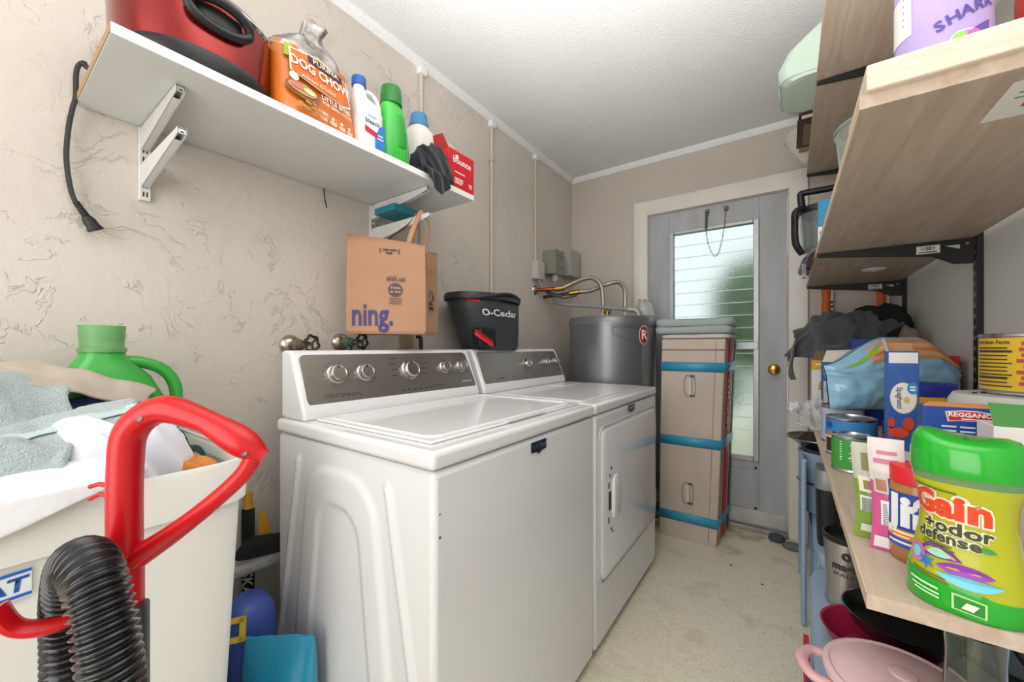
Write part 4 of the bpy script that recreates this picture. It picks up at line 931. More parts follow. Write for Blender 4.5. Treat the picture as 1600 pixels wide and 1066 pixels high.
# ---------------- narrow gap between bin and washer ----------------
dp = T('drain_pipe', 'white plastic drain pipe with faint blue print beside washer', 'pipe', (-1.32, .47, .46))
MB().tube([(-1.365, .36, .455), (-1.325, .46, .465), (-1.285, .56, .482), (-1.265, .70, .49), (-1.262, .95, .49)], .027, 18).build('pipe', M('#dcd7cf', .5, var=.1, vs=14), dp)
pd = Vector((.04, .10, .017)).normalized()
lines(lambda a, b: Vector((-1.2755, .503, .475))+pd*a+Vector((0, 0, b)), [(-.045, -.004, .018, .008), (-.02, -.004, .02, .007), (.008, -.004, .022, .008), (.035, -.004, .016, .007)], 'pipe_print', M('#9dbccb', .7), dp)
sk = T('garden_tool', 'black flat tool handle with white lettering crossing the pipe', 'tool', (-1.36, .51, 0))
MB().obox((-1.362, .513, .31), (.012, .0125, 0), (-.004, .004, 0), (0, 0, .31)).build('handle', M('#18191b', .45), sk, bevel=.003)
txt('FISKARS', .042, M('#d9d9d9', .5), sk, (-1.3568, .5072, .385), (0, 0, -1), (.69, .72, 0), bold=.015)
MB().loft([(-1.362, .513, .62, .012, .011, 3), (-1.362, .513, .67, .010, .010, 3)], 16).build('yellow_end', M('#d69a2c', .45), sk)
tag(MB().prism([(0, 0), (.035, 0), (.008, .08), (0, .085)], (-1.34, .535, .525), (.8, .55, 0), (0, 0, 1), (-.006, .01, 0)).build('yellow_wedge', M('#d99a28', .5)), 'small yellow plastic wedge above the black cloth by washer', 'wedge')
pile('black_glove', 'dusty black glove lying on the white drain pipe', -1.275, .535, .505, .035, .075, .05, 31, M('#1d1d1f', .95, var=.3, vs=40), 'glove', amp=.4, sc=12, n=36, rot=-.35)
bj = T('blue_jug', 'blue plastic jug with yellow square patch beside the bin', 'bottle', (-1.148, .432, 0))
MB().loft([(-1.148, .432, 0, .05, .05, 4), (-1.148, .432, .01, .055, .055, 4), (-1.148, .432, .40, .057, .057, 3.5), (-1.148, .432, .44, .054, .054, 3.2), (-1.148, .432, .462, .043, .043, 2.8), (-1.148, .432, .47, .025, .025, 2)], 28).build('jug_body', M('#3f56a5', .42, bump=.2, bs=20), bj)
f = MB(); o_ = Vector((-1.110, .384, .425)); r_ = Vector((.70, .70, .12)).normalized(); u_ = Vector((-.25, .12, .9)).normalized()
for a in ((-.026, 0, .006, .026), (.026, 0, .006, .026), (0, .021, .03, .006), (0, -.021, .03, .006)): f.obox(o_+r_*a[0]+u_*a[1]+r_.cross(u_)*.006, r_*a[2], u_*a[3], r_.cross(u_)*.004)
f.build('yellow_patch', M('#d8b43a', .5), bj, smooth=0)
tb = T('teal_plastic_bag', 'bright teal plastic bag standing between bin and washer', 'bag', (-.97, .44, 0))
R = []
for z, ra, rb_ in ((0, .085, .03), (.02, .095, .035), (.2, .09, .035), (.34, .085, .022), (.40, .082, .010), (.425, .08, .003)):
    R.append([Vector((-.992, .442, z))+Vector((.78, .62, 0))*ra*math.copysign(abs(cos(2*pi*j/32))**.6, cos(2*pi*j/32))+Vector((-.62, .78, 0))*rb_*math.copysign(abs(sin(2*pi*j/32))**.6, sin(2*pi*j/32))*(1+.4*noise.noise(Vector((j*.5, z*12, 0))))+Vector((0, 0, .012*noise.noise(Vector((j*.4, z*5, 3))))*1) for j in range(32)])
MB().rings(R).build('film', M('#1f8fb5', .25, coat=.4, bump=.3, bs=14), tb)
wbg = T('white_poly_bag', 'pale crumpled plastic bag in front of the teal bag', 'bag', (-.955, .37, 0))
mound(-.965, .365, 0, .045, .026, .375, 37, 'film', M('#cfdde2', .3, trans=.25), wbg, amp=.4, sc=12, n=32)
# ---------------- right-hand shelving ----------------
SX0, SX1 = .078, .440
def board(name, label, y0, y1, z0, z1):
    s = T(name, label, 'shelf', ((SX0+SX1)/2, (y0+y1)/2, z0), 'oak laminate shelves')
    MB().box(SX0+.002, SX1, y0+.002, y1, z0, z1).build('board', MAT_LAM, s, bevel=.0012)
    MB().box(SX0, SX0+.0019, y0+.001, y1, z0, z1).build('front_edge_band', MAT_LAMEDGE, s, smooth=0)
    MB().box(SX0, SX1, y0, y0+.0019, z0, z1).build('end_edge_band', MAT_LAM, s, smooth=0)
    return s
Z1, Z2, Z3 = .815, 1.455, 2.048
sh1 = board('pantry_shelf', 'lowest grey oak shelf carrying cans, boxes and the green-capped bottle', .642, 2.62, Z1-.018, Z1)
sh2 = board('pantry_shelf', 'middle grey oak shelf with a paper sticker under its near end', .700, 2.62, Z2-.018, Z2)
sh3 = board('pantry_shelf', 'topmost grey oak shelf near the ceiling', .90, 2.62, Z3-.018, Z3)
m_bb = M('#191a1b', .45, name='black_powder_coat')
for yb, lab in ((1.70, 'black slotted wall standard with brackets, nearer one'), (2.585, 'black slotted wall standard with brackets, far one by corner')):
    w = T('shelf_standard', lab, 'shelf rail', (XR, yb, .5), 'shelf standards')
    r = MB().box(XR-.014, XR, yb-.014, yb+.014, .5, 2.25).build('rail', m_bb, w, bevel=.002)
    sl = MB()
    for i in range(56):
        for s in (-.006, .006): sl.box(XR-.0146, XR-.0139, yb+s-.0012, yb+s+.0012, .52+i*.031, .531+i*.031)
    sl.build('slots', M('#9da2a4', .4, .6), r, smooth=0)
    for z in (Z1-.018, Z2-.018, Z3-.018):
        b = MB(); b.prism([(XR-.0145, z-.075), (XR-.0145, z-.0015), (SX0+.002, z-.0015), (SX0+.002, z-.012), (SX0+.16, z-.030), (XR-.10, z-.045), (XR-.055, z-.072)], (0, yb-.006, 0), (1, 0, 0), (0, 0, 1), (0, .012, 0))
        bo = b.build('bracket', m_bb, w, bevel=.001, smooth=30)
        if z < 2:
            MB().prism([(XR-.075, z-.018), (XR-.045, z-.018), (XR-.045, z-.030)], (0, yb-.0075, 0), (1, 0, 0), (0, 0, 1), (0, .0012, 0)).build('bracket_slot', M('#c8ccc8', .6), bo, smooth=0)
            MB().box(XR-.034, XR-.027, yb-.0082, yb-.0062, z-.02, z-.013).build('rivet', MAT_BRASS, bo, smooth=0)
            lb = MB().box(XR-.135, XR-.085, yb-.0072, yb-.0062, z-.036, z-.012).build('barcode_label', M('#e9e7e1', .5), bo, smooth=0)
            bc = MB()
            for i in range(14): bc.box(XR-.125+i*.0022, XR-.125+i*.0022+random.choice((.0007, .0014)), yb-.0076, yb-.0073, z-.026, z-.015)
            bc.box(XR-.131, XR-.091, yb-.0076, yb-.0073, z-.033, z-.030); bc.build('bars', MAT_BLACK, lb, smooth=0)
# under-shelf bits
pk = T('puck_light', 'small white disc stuck under the middle shelf', 'light', (.285, 2.155, Z2-.0195))
MB().lathe((.285, 2.155, Z2-.018), [(.038, 0), (.038, -.003), (.034, -.006), (.012, -.008), (.004, -.0085)], 28).build('disc', M('#eceae6', .4), pk)
MB().lathe((.285, 2.155, Z2-.0265), [(.006, 0), (.005, -.003)], 12).build('switch_nub', M('#cfcdc8', .4), pk)
zz = Z2-.0185
sk_ = T('shelf_sticker', 'white paper sticker with red stripe under the middle shelf', 'sticker', (.30, .80, zz))
MB().box(.222, .36, .735, .84, zz-.0003, zz+.0003).build('paper', M('#e9e7e2', .6), sk_, smooth=0)
MB().box(.250, .35, .800, .810, zz-.0009, zz-.0004).build('red_stripe', M('#d43a34', .5), sk_, smooth=0)
ln = MB()
for i in range(3): ln.box(.236, .35, .750+i*.014, .753+i*.014, zz-.0009, zz-.0004)
ln.build('print_lines', M('#6f8f80', .6), sk_, smooth=0)
# pine board on the middle shelf
pn = T('pine_board', 'raw pale pine board lying on the middle shelf end', 'board', (.26, .80, Z2))
MB().box(.084, .437, .690, .88, Z2, Z2+.034).build('plank', MAT_PINE, pn, bevel=.002)
ZP = Z2+.034
def faceang(x, y): return math.atan2(-y, -x)
# purple tub and red pouch on it
px_, py_ = .170, .772
RT_ = .046
pj = T('purple_tub', 'lavender supplement tub with white label on the pine board', 'tub', (px_, py_, ZP))
MB().lathe((px_, py_, ZP), [(.042, 0), (.045, .003), (RT_, .010), (RT_, .13), (.038, .14)], 40).build('tub', M('#b9a5dc', .4), pj)
MB().lathe((px_, py_, ZP+.14), [(.040, 0), (.040, .025), (.038, .027)], 40).build('lid', M('#2c2b2e', .4), pj)
fa = faceang(px_, py_)
cylpatch((px_, py_), RT_+.0004, fa-radians(86), fa-radians(36), .05+ZP, ZP+.11, 'nutrition_panel', M('#eeece6', .5), pj)
cylpatch((px_, py_), RT_+.0004, fa-radians(80), fa-radians(36), .004+ZP, ZP+.018, 'lower_panel', M('#eeece6', .5), pj, wav=lambda u, v: -.012*(1-u) if v > .5 else 0)
cylpatch((px_, py_), RT_+.0002, fa+radians(34), fa+radians(60), ZP+.012, ZP+.026, 'deep_purple_swoosh', M('#6a51ad', .5), pj, wav=lambda u, v: .012*u)
for k, ch_s in enumerate('SHARK'):
    t_ = radians(4+k*14); txt(ch_s, .018, M('#5b4fa0', .5), pj, fn=lambda x, y, k=k: Vector((px_+(RT_+.001)*cos(fa+radians(-2+k*15)+(x-y*.35*(1-k*.22))/RT_), py_+(RT_+.001)*sin(fa+radians(-2+k*15)+(x-y*.35*(1-k*.22))/RT_), ZP+.040+.005*k+y+x*.35)), bold=.03)
def cellp(a, z, A, B, h, name, mat, par, c=(px_, py_), R=.046):
    P = [(c[0]+(R+h)*cos(a+A*cos(2*pi*i/18)/R), c[1]+(R+h)*sin(a+A*cos(2*pi*i/18)/R), z+B*sin(2*pi*i/18)) for i in range(18)]
    return MB().rings([P, [(x, y, z) for x, y, z in P]]).build(name, mat, par, smooth=0)
cellp(fa+radians(20), ZP+.018, .0075, .007, .001, 'fruit_print', M('#9fd06a', .5), pj); cellp(fa+radians(36), ZP+.018, .0075, .0075, .0014, 'fruit_print', M('#cf6cc0', .5), pj)
cellp(fa+radians(27), ZP+.017, .015, .011, .0006, 'fruit_backing', M('#e8e2ee', .5), pj)
tx_ = MB()
for i in range(5): tx_.add([(px_+(RT_+.001)*cos(fa-radians(82)+radians(q)), py_+(RT_+.001)*sin(fa-radians(82)+radians(q)), ZP+.068+.009*i+dz_) for q, dz_ in ((0, 0), (34, 0), (34, .003), (0, .003))], [(0, 1, 2, 3)])
tx_.build('fine_print', M('#a9a6b4', .6), pj, smooth=0)
rp = T('red_snack_pouch', 'red snack pouch with green tag beside the purple tub', 'pouch', (.285, .80, ZP))
def rpr(z, k): return [(.287+.042*k*1*math.copysign(abs(cos(2*pi*j/32))**.5, cos(2*pi*j/32)), .80+.028*k*math.copysign(abs(sin(2*pi*j/32))**.8, sin(2*pi*j/32)), z) for j in range(32)]
MB().rings([rpr(ZP, .9), rpr(ZP+.01, 1), rpr(ZP+.08, 1.02), rpr(ZP+.15, .95), rpr(ZP+.17, .9)]).build('film', M('#cf3227', .35, var=.08, vs=12), rp)
nf = (0, -1, 0); yf = .80-.0292
def fpatch(x0, x1, z0, z1, name, mat, par, y=yf, sk=0): return patch([(x0, y, z0), (x1, y, z0+sk), (x1, y, z1+sk), (x0, y, z1)], name, mat, par)
fpatch(.252, .285, ZP+.036, ZP+.060, 'green_tag', M('#2f6b3c', .5), rp, sk=.02); fpatch(.2535, .2835, ZP+.0385, ZP+.0575, 'tag_inner', M('#4d8a56', .5), rp, yf-.0006, .019)
txt('ITALIAN', .021, M('#f2efe8', .5), rp, (.291, yf-.001, ZP+.032), (1, 0, .25), (0, 0, 1), bold=.03)
fpatch(.248, .258, ZP+.03, ZP+.14, 'yellow_print', M('#c7b23e', .5), rp, yf+.003)
# clear tub and appliances on the middle shelf
ct = T('clear_plastic_container', 'clear plastic container at the middle shelf edge', 'container', (.165, 1.02, Z2))
MB().lathe((.165, 1.02, Z2), [(.075, 0), (.080, .004), (.088, .085), (.091, .087), (.091, .092), (.084, .092), (.077, .008), (.02, .006)], 40, cap1=True).build('tub', M('#dfe8e4', .1, trans=.85), ct)
fp = T('food_processor', 'black food processor with clear jar on the middle shelf', 'appliance', (.125, 2.22, Z2))
MB().loft([(.125, 2.22, Z2, .085, .09, 4), (.125, 2.22, Z2+.01, .09, .095, 4), (.125, 2.22, Z2+.06, .075, .08, 3), (.125, 2.22, Z2+.075, .06, .065, 2.4)], 36).build('motor_base', M('#1c1d1f', .35), fp)
MB().loft([(.125, 2.22, Z2+.076, .058, .062, 2.2), (.125, 2.22, Z2+.10, .072, .076, 2.2), (.125, 2.22, Z2+.255, .086, .09, 2.2), (.125, 2.22, Z2+.258, .083, .087, 2.2), (.125, 2.22, Z2+.105, .069, .073, 2.2)], 40).build('jar', M('#c9d2d4', .08, trans=.8), fp)
MB().loft([(.125, 2.22, Z2+.258, .092, .096, 2.2), (.125, 2.22, Z2+.268, .095, .099, 2.2), (.125, 2.22, Z2+.285, .088, .092, 2.2)], 40).build('jar_lid', M('#1a1b1d', .3), fp)
MB().tube(catmull([(.05, 2.18, Z2+.285), (.045, 2.18, Z2+.34), (.055, 2.18, Z2+.352), (.14, 2.18, Z2+.352), (.20, 2.18, Z2+.352), (.205, 2.18, Z2+.285)], 8), .014, 10).build('carry_handle', M('#1a1b1d', .35), fp)
MB().tube(catmull([(.055, 2.15, Z2+.275), (.026, 2.13, Z2+.26), (.022, 2.13, Z2+.20), (.026, 2.13, Z2+.12), (.05, 2.15, Z2+.075)], 8), .016, 10, flat=.8).build('jar_handle', M('#1a1b1d', .35), fp)
nb = T('blue_carton', 'small blue and white carton leaning beside the food processor', 'box', (.15, 1.95, Z2))
MB().box(.094, .20, 1.93, 1.98, Z2, Z2+.235).build('carton', M('#2f8fc0', .4), nb, bevel=.001)
MB().box(.0935, .15, 1.9285, 1.9295, Z2+.03, Z2+.13).build('white_panel', M('#e6e9ee', .5), nb, smooth=0)
lines(lambda a, b: Vector((.12+a, 1.928, Z2+b)), [(0, .10, .04, .012), (0, .08, .035, .005), (0, .068, .038, .005)], 'fine_print', M('#23407f', .5), nb)
nc = T('coupon_papers', 'loose white and pink papers hanging off the middle shelf', 'paper', (.08, 1.85, Z2))
for i, (y, col, dx) in enumerate(((1.74, '#ececee', 0), (1.80, '#e2a7b8', .004), (1.86, '#f1f1f1', -.004), (1.92, '#dfe6ee', .006))):
    def pf(u, v, y=y, dx=dx, i=i):
        s = v*.16; x = .17-s if s < .10 else .07-(s-.10)*.55; z = Z2+.004+i*.003+(.012*sin(v*3) if s < .1 else -(s-.10)*1.0+.012*sin(.1/.16*3))
        return (x+dx, y+.11*u+.05*v, z+.006*u)
    cloth(pf, 6, 12, 'sheet', M(col, .7), nc, solid=.0008)
MB().box(.046, .060, 2.03, 2.08, Z2-.045, Z2+.01).build('card', M('#d7dde4', .6), nc, smooth=0)
# top shelf
gf = T('green_storage_bag', 'pale mint fabric bag drooping over the top shelf edge', 'bag', (.15, 1.78, Z3))
R = []
for z, rx, dx in ((0, .155, .0), (.015, .172, -.004), (.06, .175, -.008), (.12, .160, .006), (.17, .13, .03), (.20, .11, .05)):
    R.append([(.150+dx+rx*math.copysign(abs(cos(2*pi*j/48))**.35, cos(2*pi*j/48))+.012*noise.noise(Vector((j*.35, z*14, 1))), 1.80+(.13-z*.15)*math.copysign(abs(sin(2*pi*j/48))**.35, sin(2*pi*j/48))+.012*noise.noise(Vector((j*.35, z*14, 9))), Z3+z+.001) for j in range(48)])
MB().rings(R).build('fabric', M('#b4c6b8', .85, sheen=.2), gf, smooth=50)
MB().tube([(R[1][j][0], R[1][j][1], R[1][j][2]) for j in range(48)], .004, 6, closed=True).build('seam_piping', M('#aebfb2', .85), gf)
bs = [('dark_photo_frame', 'dark brown flat frame lying at the bottom of top shelf stack', 'frame', '#3b2620', .030, .0, 2.02, .018), ('white_photo_frame', 'white flat frame lying between two dark ones on top shelf', 'frame', '#dcd8d0', .045, .018, 2.02, .014), ('walnut_photo_frame', 'walnut coloured frame lying uppermost on the top shelf stack', 'frame', '#5a3a2c', .035, .032, 2.02, .016)]
for n_, lab, cat, col, x0, dz_, y0, th in bs:
    fr = T(n_, lab, cat, (.2, 2.13, Z3+dz_))
    f = MB(); x1, y1 = x0+.30, y0+.25; za, zb = Z3+dz_+.0005, Z3+dz_+th-.0005
    for q in ((x0, x0+.022, y0, y1), (x1-.022, x1, y0, y1), (x0+.022, x1-.022, y0, y0+.022), (x0+.022, x1-.022, y1-.022, y1)): f.box(*q, za, zb)
    f.build('moulding', M(col, .45), fr, bevel=.0015)
    MB().box(x0+.02, x1-.02, y0+.02, y1-.02, za+.002, za+.006).build('backing', M('#8d7a68', .8), fr, smooth=0)
pbk = T('pink_book', 'dusty pink book at the top shelf edge beside the frames', 'book', (.15, 2.30, Z3))
MB().box(.040, .20, 2.28, 2.325, Z3, Z3+.12).build('cover', M('#b78f88', .6), pbk, bevel=.002)
MB().box(.044, .198, 2.284, 2.321, Z3+.1195, Z3+.1205).build('pages', M('#e8e0d2', .8), pbk, smooth=0)
MB().tube([(.036, 2.29, Z3+.03), (.034, 2.30, Z3+.05), (.036, 2.315, Z3+.03)], .004, 6).build('clasp', MAT_BLACK, pbk)
bw = T('white_serving_bowl', 'glossy cream serving bowl jutting over the top shelf edge', 'bowl', (.115, 2.465, Z3))
MB().lathe((.115, 2.465, Z3), [(.05, 0), (.055, .004), (.06, .016), (.105, .07), (.132, .13), (.139, .134), (.138, .139), (.128, .137), (.10, .075), (.05, .024), (.005, .020)], 44).build('bowl', M('#e4dbcf', .2, coat=.5), bw)
# ---------------- lowest shelf: groceries ----------------
MAT_TIN = M('#c4c4c6', .25, 1)
def can(name, label, cat, x, y, r, h, col, z0=Z1, top=MAT_TIN):
    o = T(name, label, cat, (x, y, z0))
    MB().lathe((x, y, z0), [(r*.96, 0), (r, .002), (r, .005), (r*.97, .007), (r*.97, h-.007), (r, h-.005), (r, h-.001), (r*.96, h), (r*.95, h-.003), (.004, h-.003)], 36).build('tin', top, o)
    MB().lathe((x, y, z0), [(r*.978, .008), (r*.978, h-.008)], 36, cap0=False, cap1=False).build('paper_label', M(col, .45), o)
    return o, faceang(x, y), r*.985
gx, gy = .172, .688
MAT_GCAP = M('#19a626', .22, coat=.4, name='green_cap'); MAT_GBOD = M('#b2b41a', .35, coat=.2, name='lime_film')
ga = T('scent_bead_bottle', 'lime yellow bottle with big green cap, nearest on the shelf', 'bottle', (gx, gy, Z1), local=True, rz=math.atan2(-gx, gy)*1.0)
GK = .69
ga.scale.z = .925
prof = [(z, r*GK) for z, r in [(0, .068), (.004, .0715), (.03, .0715), (.06, .065), (.09, .058), (.115, .0555), (.135, .0575), (.150, .063), (.158, .0645)]]
def grad(z):
    for (z0, r0), (z1, r1) in zip(prof, prof[1:]):
        if z <= z1: t = (z-z0)/(z1-z0); return r0+(r1-r0)*t
    return prof[-1][1]
K = .9
MB().loft([(0, 0, z, r, r*K, 2.3) for z, r in prof if z >= .0] , 48).build('body', MAT_GBOD, ga)
bz = [(z, r*GK+.0002) for z, r in [(0, .0685), (.004, .0722), (.016, .0722), (.03, .0718)]]
R = []
for i, (z, r) in enumerate(bz+[(.036, .0706*GK+.0002)]):
    ring = []
    for j in range(48):
        a = 2*pi*j/48; c, d = cos(a), sin(a); e = 2.3
        ring.append((r*math.copysign(abs(c)**(2/e), c), r*K*math.copysign(abs(d)**(2/e), d), z-(0 if i < 3 else .006*(c+.3)*(i-2)/2)))
    R.append(ring)
MB().rings(R).build('green_base_band', MAT_GCAP, ga)
MB().loft([(0, 0, .156, .044, .044*K, 2.3), (0, 0, .160, .0455, .0455*K, 2.3), (0, 0, .167, .0455, .0455*K, 2.3)], 48).build('clear_collar', M('#9fd08e', .15, trans=.6), ga)
R = []
for z, r, w_ in ((.167, .0655, 0), (.172, .0665, 0), (.19, .066, .2), (.203, .063, .7), (.211, .056, 1), (.214, .044, 1), (.212, .02, .8), (.211, .002, .5)):
    R.append([(r*GK*1.03*math.copysign(abs(cos(2*pi*j/48))**.87, cos(2*pi*j/48)), r*GK*.94*math.copysign(abs(sin(2*pi*j/48))**.87, sin(2*pi*j/48)), z+w_*(.0045*cos(2*2*pi*j/48)*(r/.06)+.004*(-cos(2*pi*j/48))*(r/.06))) for j in range(48)])
MB().rings(R).build('cap', MAT_GCAP, ga, smooth=60)
def gs(x, z, h=.0008):
    """front of the bottle (local -Y): x metres along the print, z height"""
    r = grad(z); e = 2.3
    a = -pi/2+x/(r*.92); c, d = cos(a), sin(a)
    return Vector(((r+h)*math.copysign(abs(c)**(2/e), c), (r*K+h)*math.copysign(abs(d)**(2/e), d), z))
GX = .78
def gpoly(pts, name, mat, h):
    P = [gs(x*GX, z, h) for x, z in pts]; c = sum(P, Vector())/len(P); n = len(P)
    return MB().add(P+[c+Vector((0, -.0003, 0))], [(i, (i+1) % n, n) for i in range(n)]).build(name, mat, ga, smooth=0)
def gtxt(s, size, x, z, mat, bold=0, sx=1, h=.0022, tilt=-.08, shear=0): return txt(s, size, mat, ga, fn=lambda a, b: gs(x*GX+a, z+b+a*tilt, h), bold=bold, sx=sx*GX, shear=shear)
ox = -.020
gtxt('Gain', .040, ox+.002, .1275, M('#f1ecd2', .4), .11, 1.0, .0012)
gtxt('Gain', .040, ox+.002, .1275, M('#e2431f', .4), .045, 1.0)
gtxt('+odor', .021, ox+.010, .1015, M('#e9e6b8', .5), .1, 1.1, .0012); gtxt('+odor', .021, ox+.010, .1015, M('#3a3f2a', .5), .03, 1.1); gtxt('defense', .018, ox+.001, .0885, M('#e9e6b8', .5), .1, 1.05, .0012); gtxt('defense', .018, ox+.001, .0885, M('#3a3f2a', .5), .03, 1.05)
lines(lambda a, b: gs((ox+a)*GX, b-a*.08, .0016), [(-.012, .146, .05, .0022), (-.006, .078, .03, .0018), (-.006, .074, .036, .0018), (-.016, .038, .04, .002), (-.012, .034, .036, .002)], 'fine_print', M('#5f6b1d', .5), ga); lines(lambda a, b: gs((ox+a)*GX, b-a*.08, .0022), [(-.02, .024, .036, .0028), (-.018, .018, .034, .0022), (-.016, .0135, .03, .0022)], 'base_print', M('#c6f0c0', .5), ga)
def swoop(x, z, L, t, bend): return [(x-L+2*L*i/8, z+bend*(1-((i-4)/4)**2)+t*(1-((i-4)/4)**2)) for i in range(9)]+[(x+L-2*L*i/8, z+bend*(1-((i-4)/4)**2)-t*.3*(1-((i-4)/4)**2)) for i in range(9)]
gpoly(swoop(ox-.006, .064, .024, .014, .002), 'purple_swirl', M('#7e2f9e', .4), .001); gpoly(swoop(ox+.018, .054, .024, .011, -.003), 'purple_swirl', M('#8f37a8', .4), .0014)
gpoly(swoop(ox-.003, .066, .013, .008, .0), 'mint_swirl', M('#9fd3b0', .4), .0018); gpoly(swoop(ox+.022, .046, .028, .010, -.007), 'aqua_swirl', M('#6cc4dc', .4), .0022)
gpoly([(ox-.03+.012*cos(2*pi*i/16), .061+.012*sin(2*pi*i/16)) for i in range(16)], 'pink_ring', M('#d06ab0', .4), .0018); gpoly([(ox-.03+.007*cos(2*pi*i/16), .061+.007*sin(2*pi*i/16)) for i in range(16)], 'aqua_disc', M('#74cbd6', .4), .0022)
fl = MB()
P = [gs(ox*GX-.012+.8*(.011 if i % 2 else .004)*cos(2*pi*i/12), .054+(.011 if i % 2 else .004)*sin(2*pi*i/12), .0026) for i in range(12)]
fl.add(P+[gs(ox*GX-.012, .054, .003)], [(i, (i+1) % 12, 12) for i in range(12)]); fl.build('blue_flower', M('#2b74c0', .4), ga, smooth=0)
gpoly(swoop(ox+.034, .083, .010, .005, .0), 'green_leaf', M('#3e9440', .4), .0016)
gpoly([(ox+.010, .028), (ox+.034, .025), (ox+.034, .007), (ox+.010, .009)], 'emblem_border', M('#bfe8a0', .5), .0022); gpoly([(ox+.012, .026), (ox+.032, .0235), (ox+.032, .0085), (ox+.012, .0105)], 'emblem', M('#178a2a', .5), .0028)
gpoly([(ox+.017, .013), (ox+.024, .012), (ox+.028, .020), (ox+.020, .021)], 'emblem_drop', M('#dff0d8', .5), .0034)
# peanut butter jar
x, y = .150, .785
jf = T('peanut_butter_jar', 'peanut butter jar with red lid half behind the lime bottle', 'jar', (x, y, Z1)); fa = faceang(x, y)
MB().lathe((x, y, Z1), [(.026, 0), (.029, .004), (.030, .012), (.030, .098), (.029, .108), (.026, .112)], 36).build('jar', M('#a8733f', .25, coat=.4), jf)
MB().lathe((x, y, Z1+.110), [(.0295, 0), (.0295, .022), (.028, .024)], 36).build('lid', M('#d5232e', .4), jf)
cylpatch((x, y), .0304, fa-1.5, fa+1.5, Z1+.04, Z1+.098, 'label', M('#2246a0', .45), jf)
cylpatch((x, y), .0307, fa-1.5, fa+1.5, Z1+.034, Z1+.046, 'label_orange_strip', M('#e2862c', .45), jf); cylpatch((x, y), .0307, fa-1.5, fa+1.5, Z1+.022, Z1+.034, 'label_blue_strip', M('#2c55b5', .45), jf)
txt('Jif', .058, M('#eef0f4', .45), jf, cyl=(x, y, .0312, fa-.42, Z1+.071), bold=.045)
lines(lambda a, b: Vector((x+.0312*cos(fa-.6+a/.03), y+.0312*sin(fa-.6+a/.03), Z1+b)), [(0, .041, .03, .003), (0, .036, .02, .002), (0, .027, .034, .003)], 'fine_print', M('#f6f0dc', .45), jf)
# flat sachets
def sachet(name, label, x, y, w, h, col, topc, lean, rz, deco):
    o = T(name, label, 'sachet', (x, y, Z1), 'drink mix sachets', local=True, rz=rz)
    def pt(u, v, s):
        b = .010*sin(pi*min(1, max(0, v)))*sin(pi*u)**.6 if 0 < u < 1 else 0
        return ((u-.5)*w+.003*sin(v*5), s*(.0006+b)+lean*v*h, v*h+.0005)
    n, m = 12, 18
    mb = MB(); mb.grid(lambda u, v: pt(u, v, -1), n, m); mb.grid(lambda u, v: pt(u, v, 1), n, m)
    mb.build('pouch_film', M(col, .35, coat=.2), o)
    MB().grid(lambda u, v: (pt(u, .62+.38*v, -1)[0], pt(u, .62+.38*v, -1)[1]-.0012, pt(u, .62+.38*v, -1)[2]), n, 8).build('upper_print', M(topc, .4), o)
    for (u0, u1, v0, v1, c_, nm) in deco:
        MB().grid(lambda u, v: (pt(u0+(u1-u0)*u, v0+(v1-v0)*v, -1)[0], pt(u0+(u1-u0)*u, v0+(v1-v0)*v, -1)[1]-.0022, pt(u0+(u1-u0)*u, v0+(v1-v0)*v, -1)[2]), 4, 4).build(nm, M(c_, .5), o)
    bars = MB(); bu0, bu1, bv0, bv1 = deco[0][:4]
    for i in range(12):
        v0 = bv0+(bv1-bv0)*(i+.5)/14; q = [pt(a, b, -1) for a, b in ((bu0+.05, v0), (bu1-.05, v0), (bu1-.05, v0+.006), (bu0+.05, v0+.006))]
        bars.add([(p[0], p[1]-.0032, p[2]) for p in q], [(0, 1, 2, 3)])
    bars.build('barcode', MAT_BLACK, o, smooth=0)
    return o, pt
s1, pt1 = sachet('green_sachet', 'green and silver sachet standing upright, left of pink one', .104, .828, .038, .148, '#7f9c3f', '#b9bcab', .08, -.12, [(.15, .6, .30, .46, '#e4e6dc', 'barcode_panel'), (.2, .8, .08, .16, '#d5d9c8', 'date_panel'), (.15, .75, .50, .66, '#e2ddc8', 'seed_picture'), (.3, .6, .53, .62, '#8a7a48', 'seeds'), (.3, .75, .72, .90, '#7f7b4a', 'brand_print')])
for i in range(8): MB().obox((.0, pt1(.5, .22+.015*i, -1)[1]-.003, .0), (.001, 0, 0), (0, .0001, 0), (0, 0, .001))
s2, pt2 = sachet('pink_sachet', 'pink and white sachet beside the peanut butter jar', .120, .792, .040, .165, '#d0588f', '#ddd2d0', .06, -.16, [(.25, .8, .24, .46, '#f0ecec', 'barcode_panel'), (.1, .9, .03, .13, '#e9e4e4', 'date_panel'), (.1, .9, .52, .70, '#c9c4c6', 'silver_band'), (.15, .45, .54, .64, '#b07a5c', 'cup_picture'), (.5, .8, .55, .66, '#4a4444', 'dark_print'), (.15, .85, .78, .82, '#c67a96', 'pink_print'), (.25, .8, .86, .89, '#c67a96', 'pink_print')])
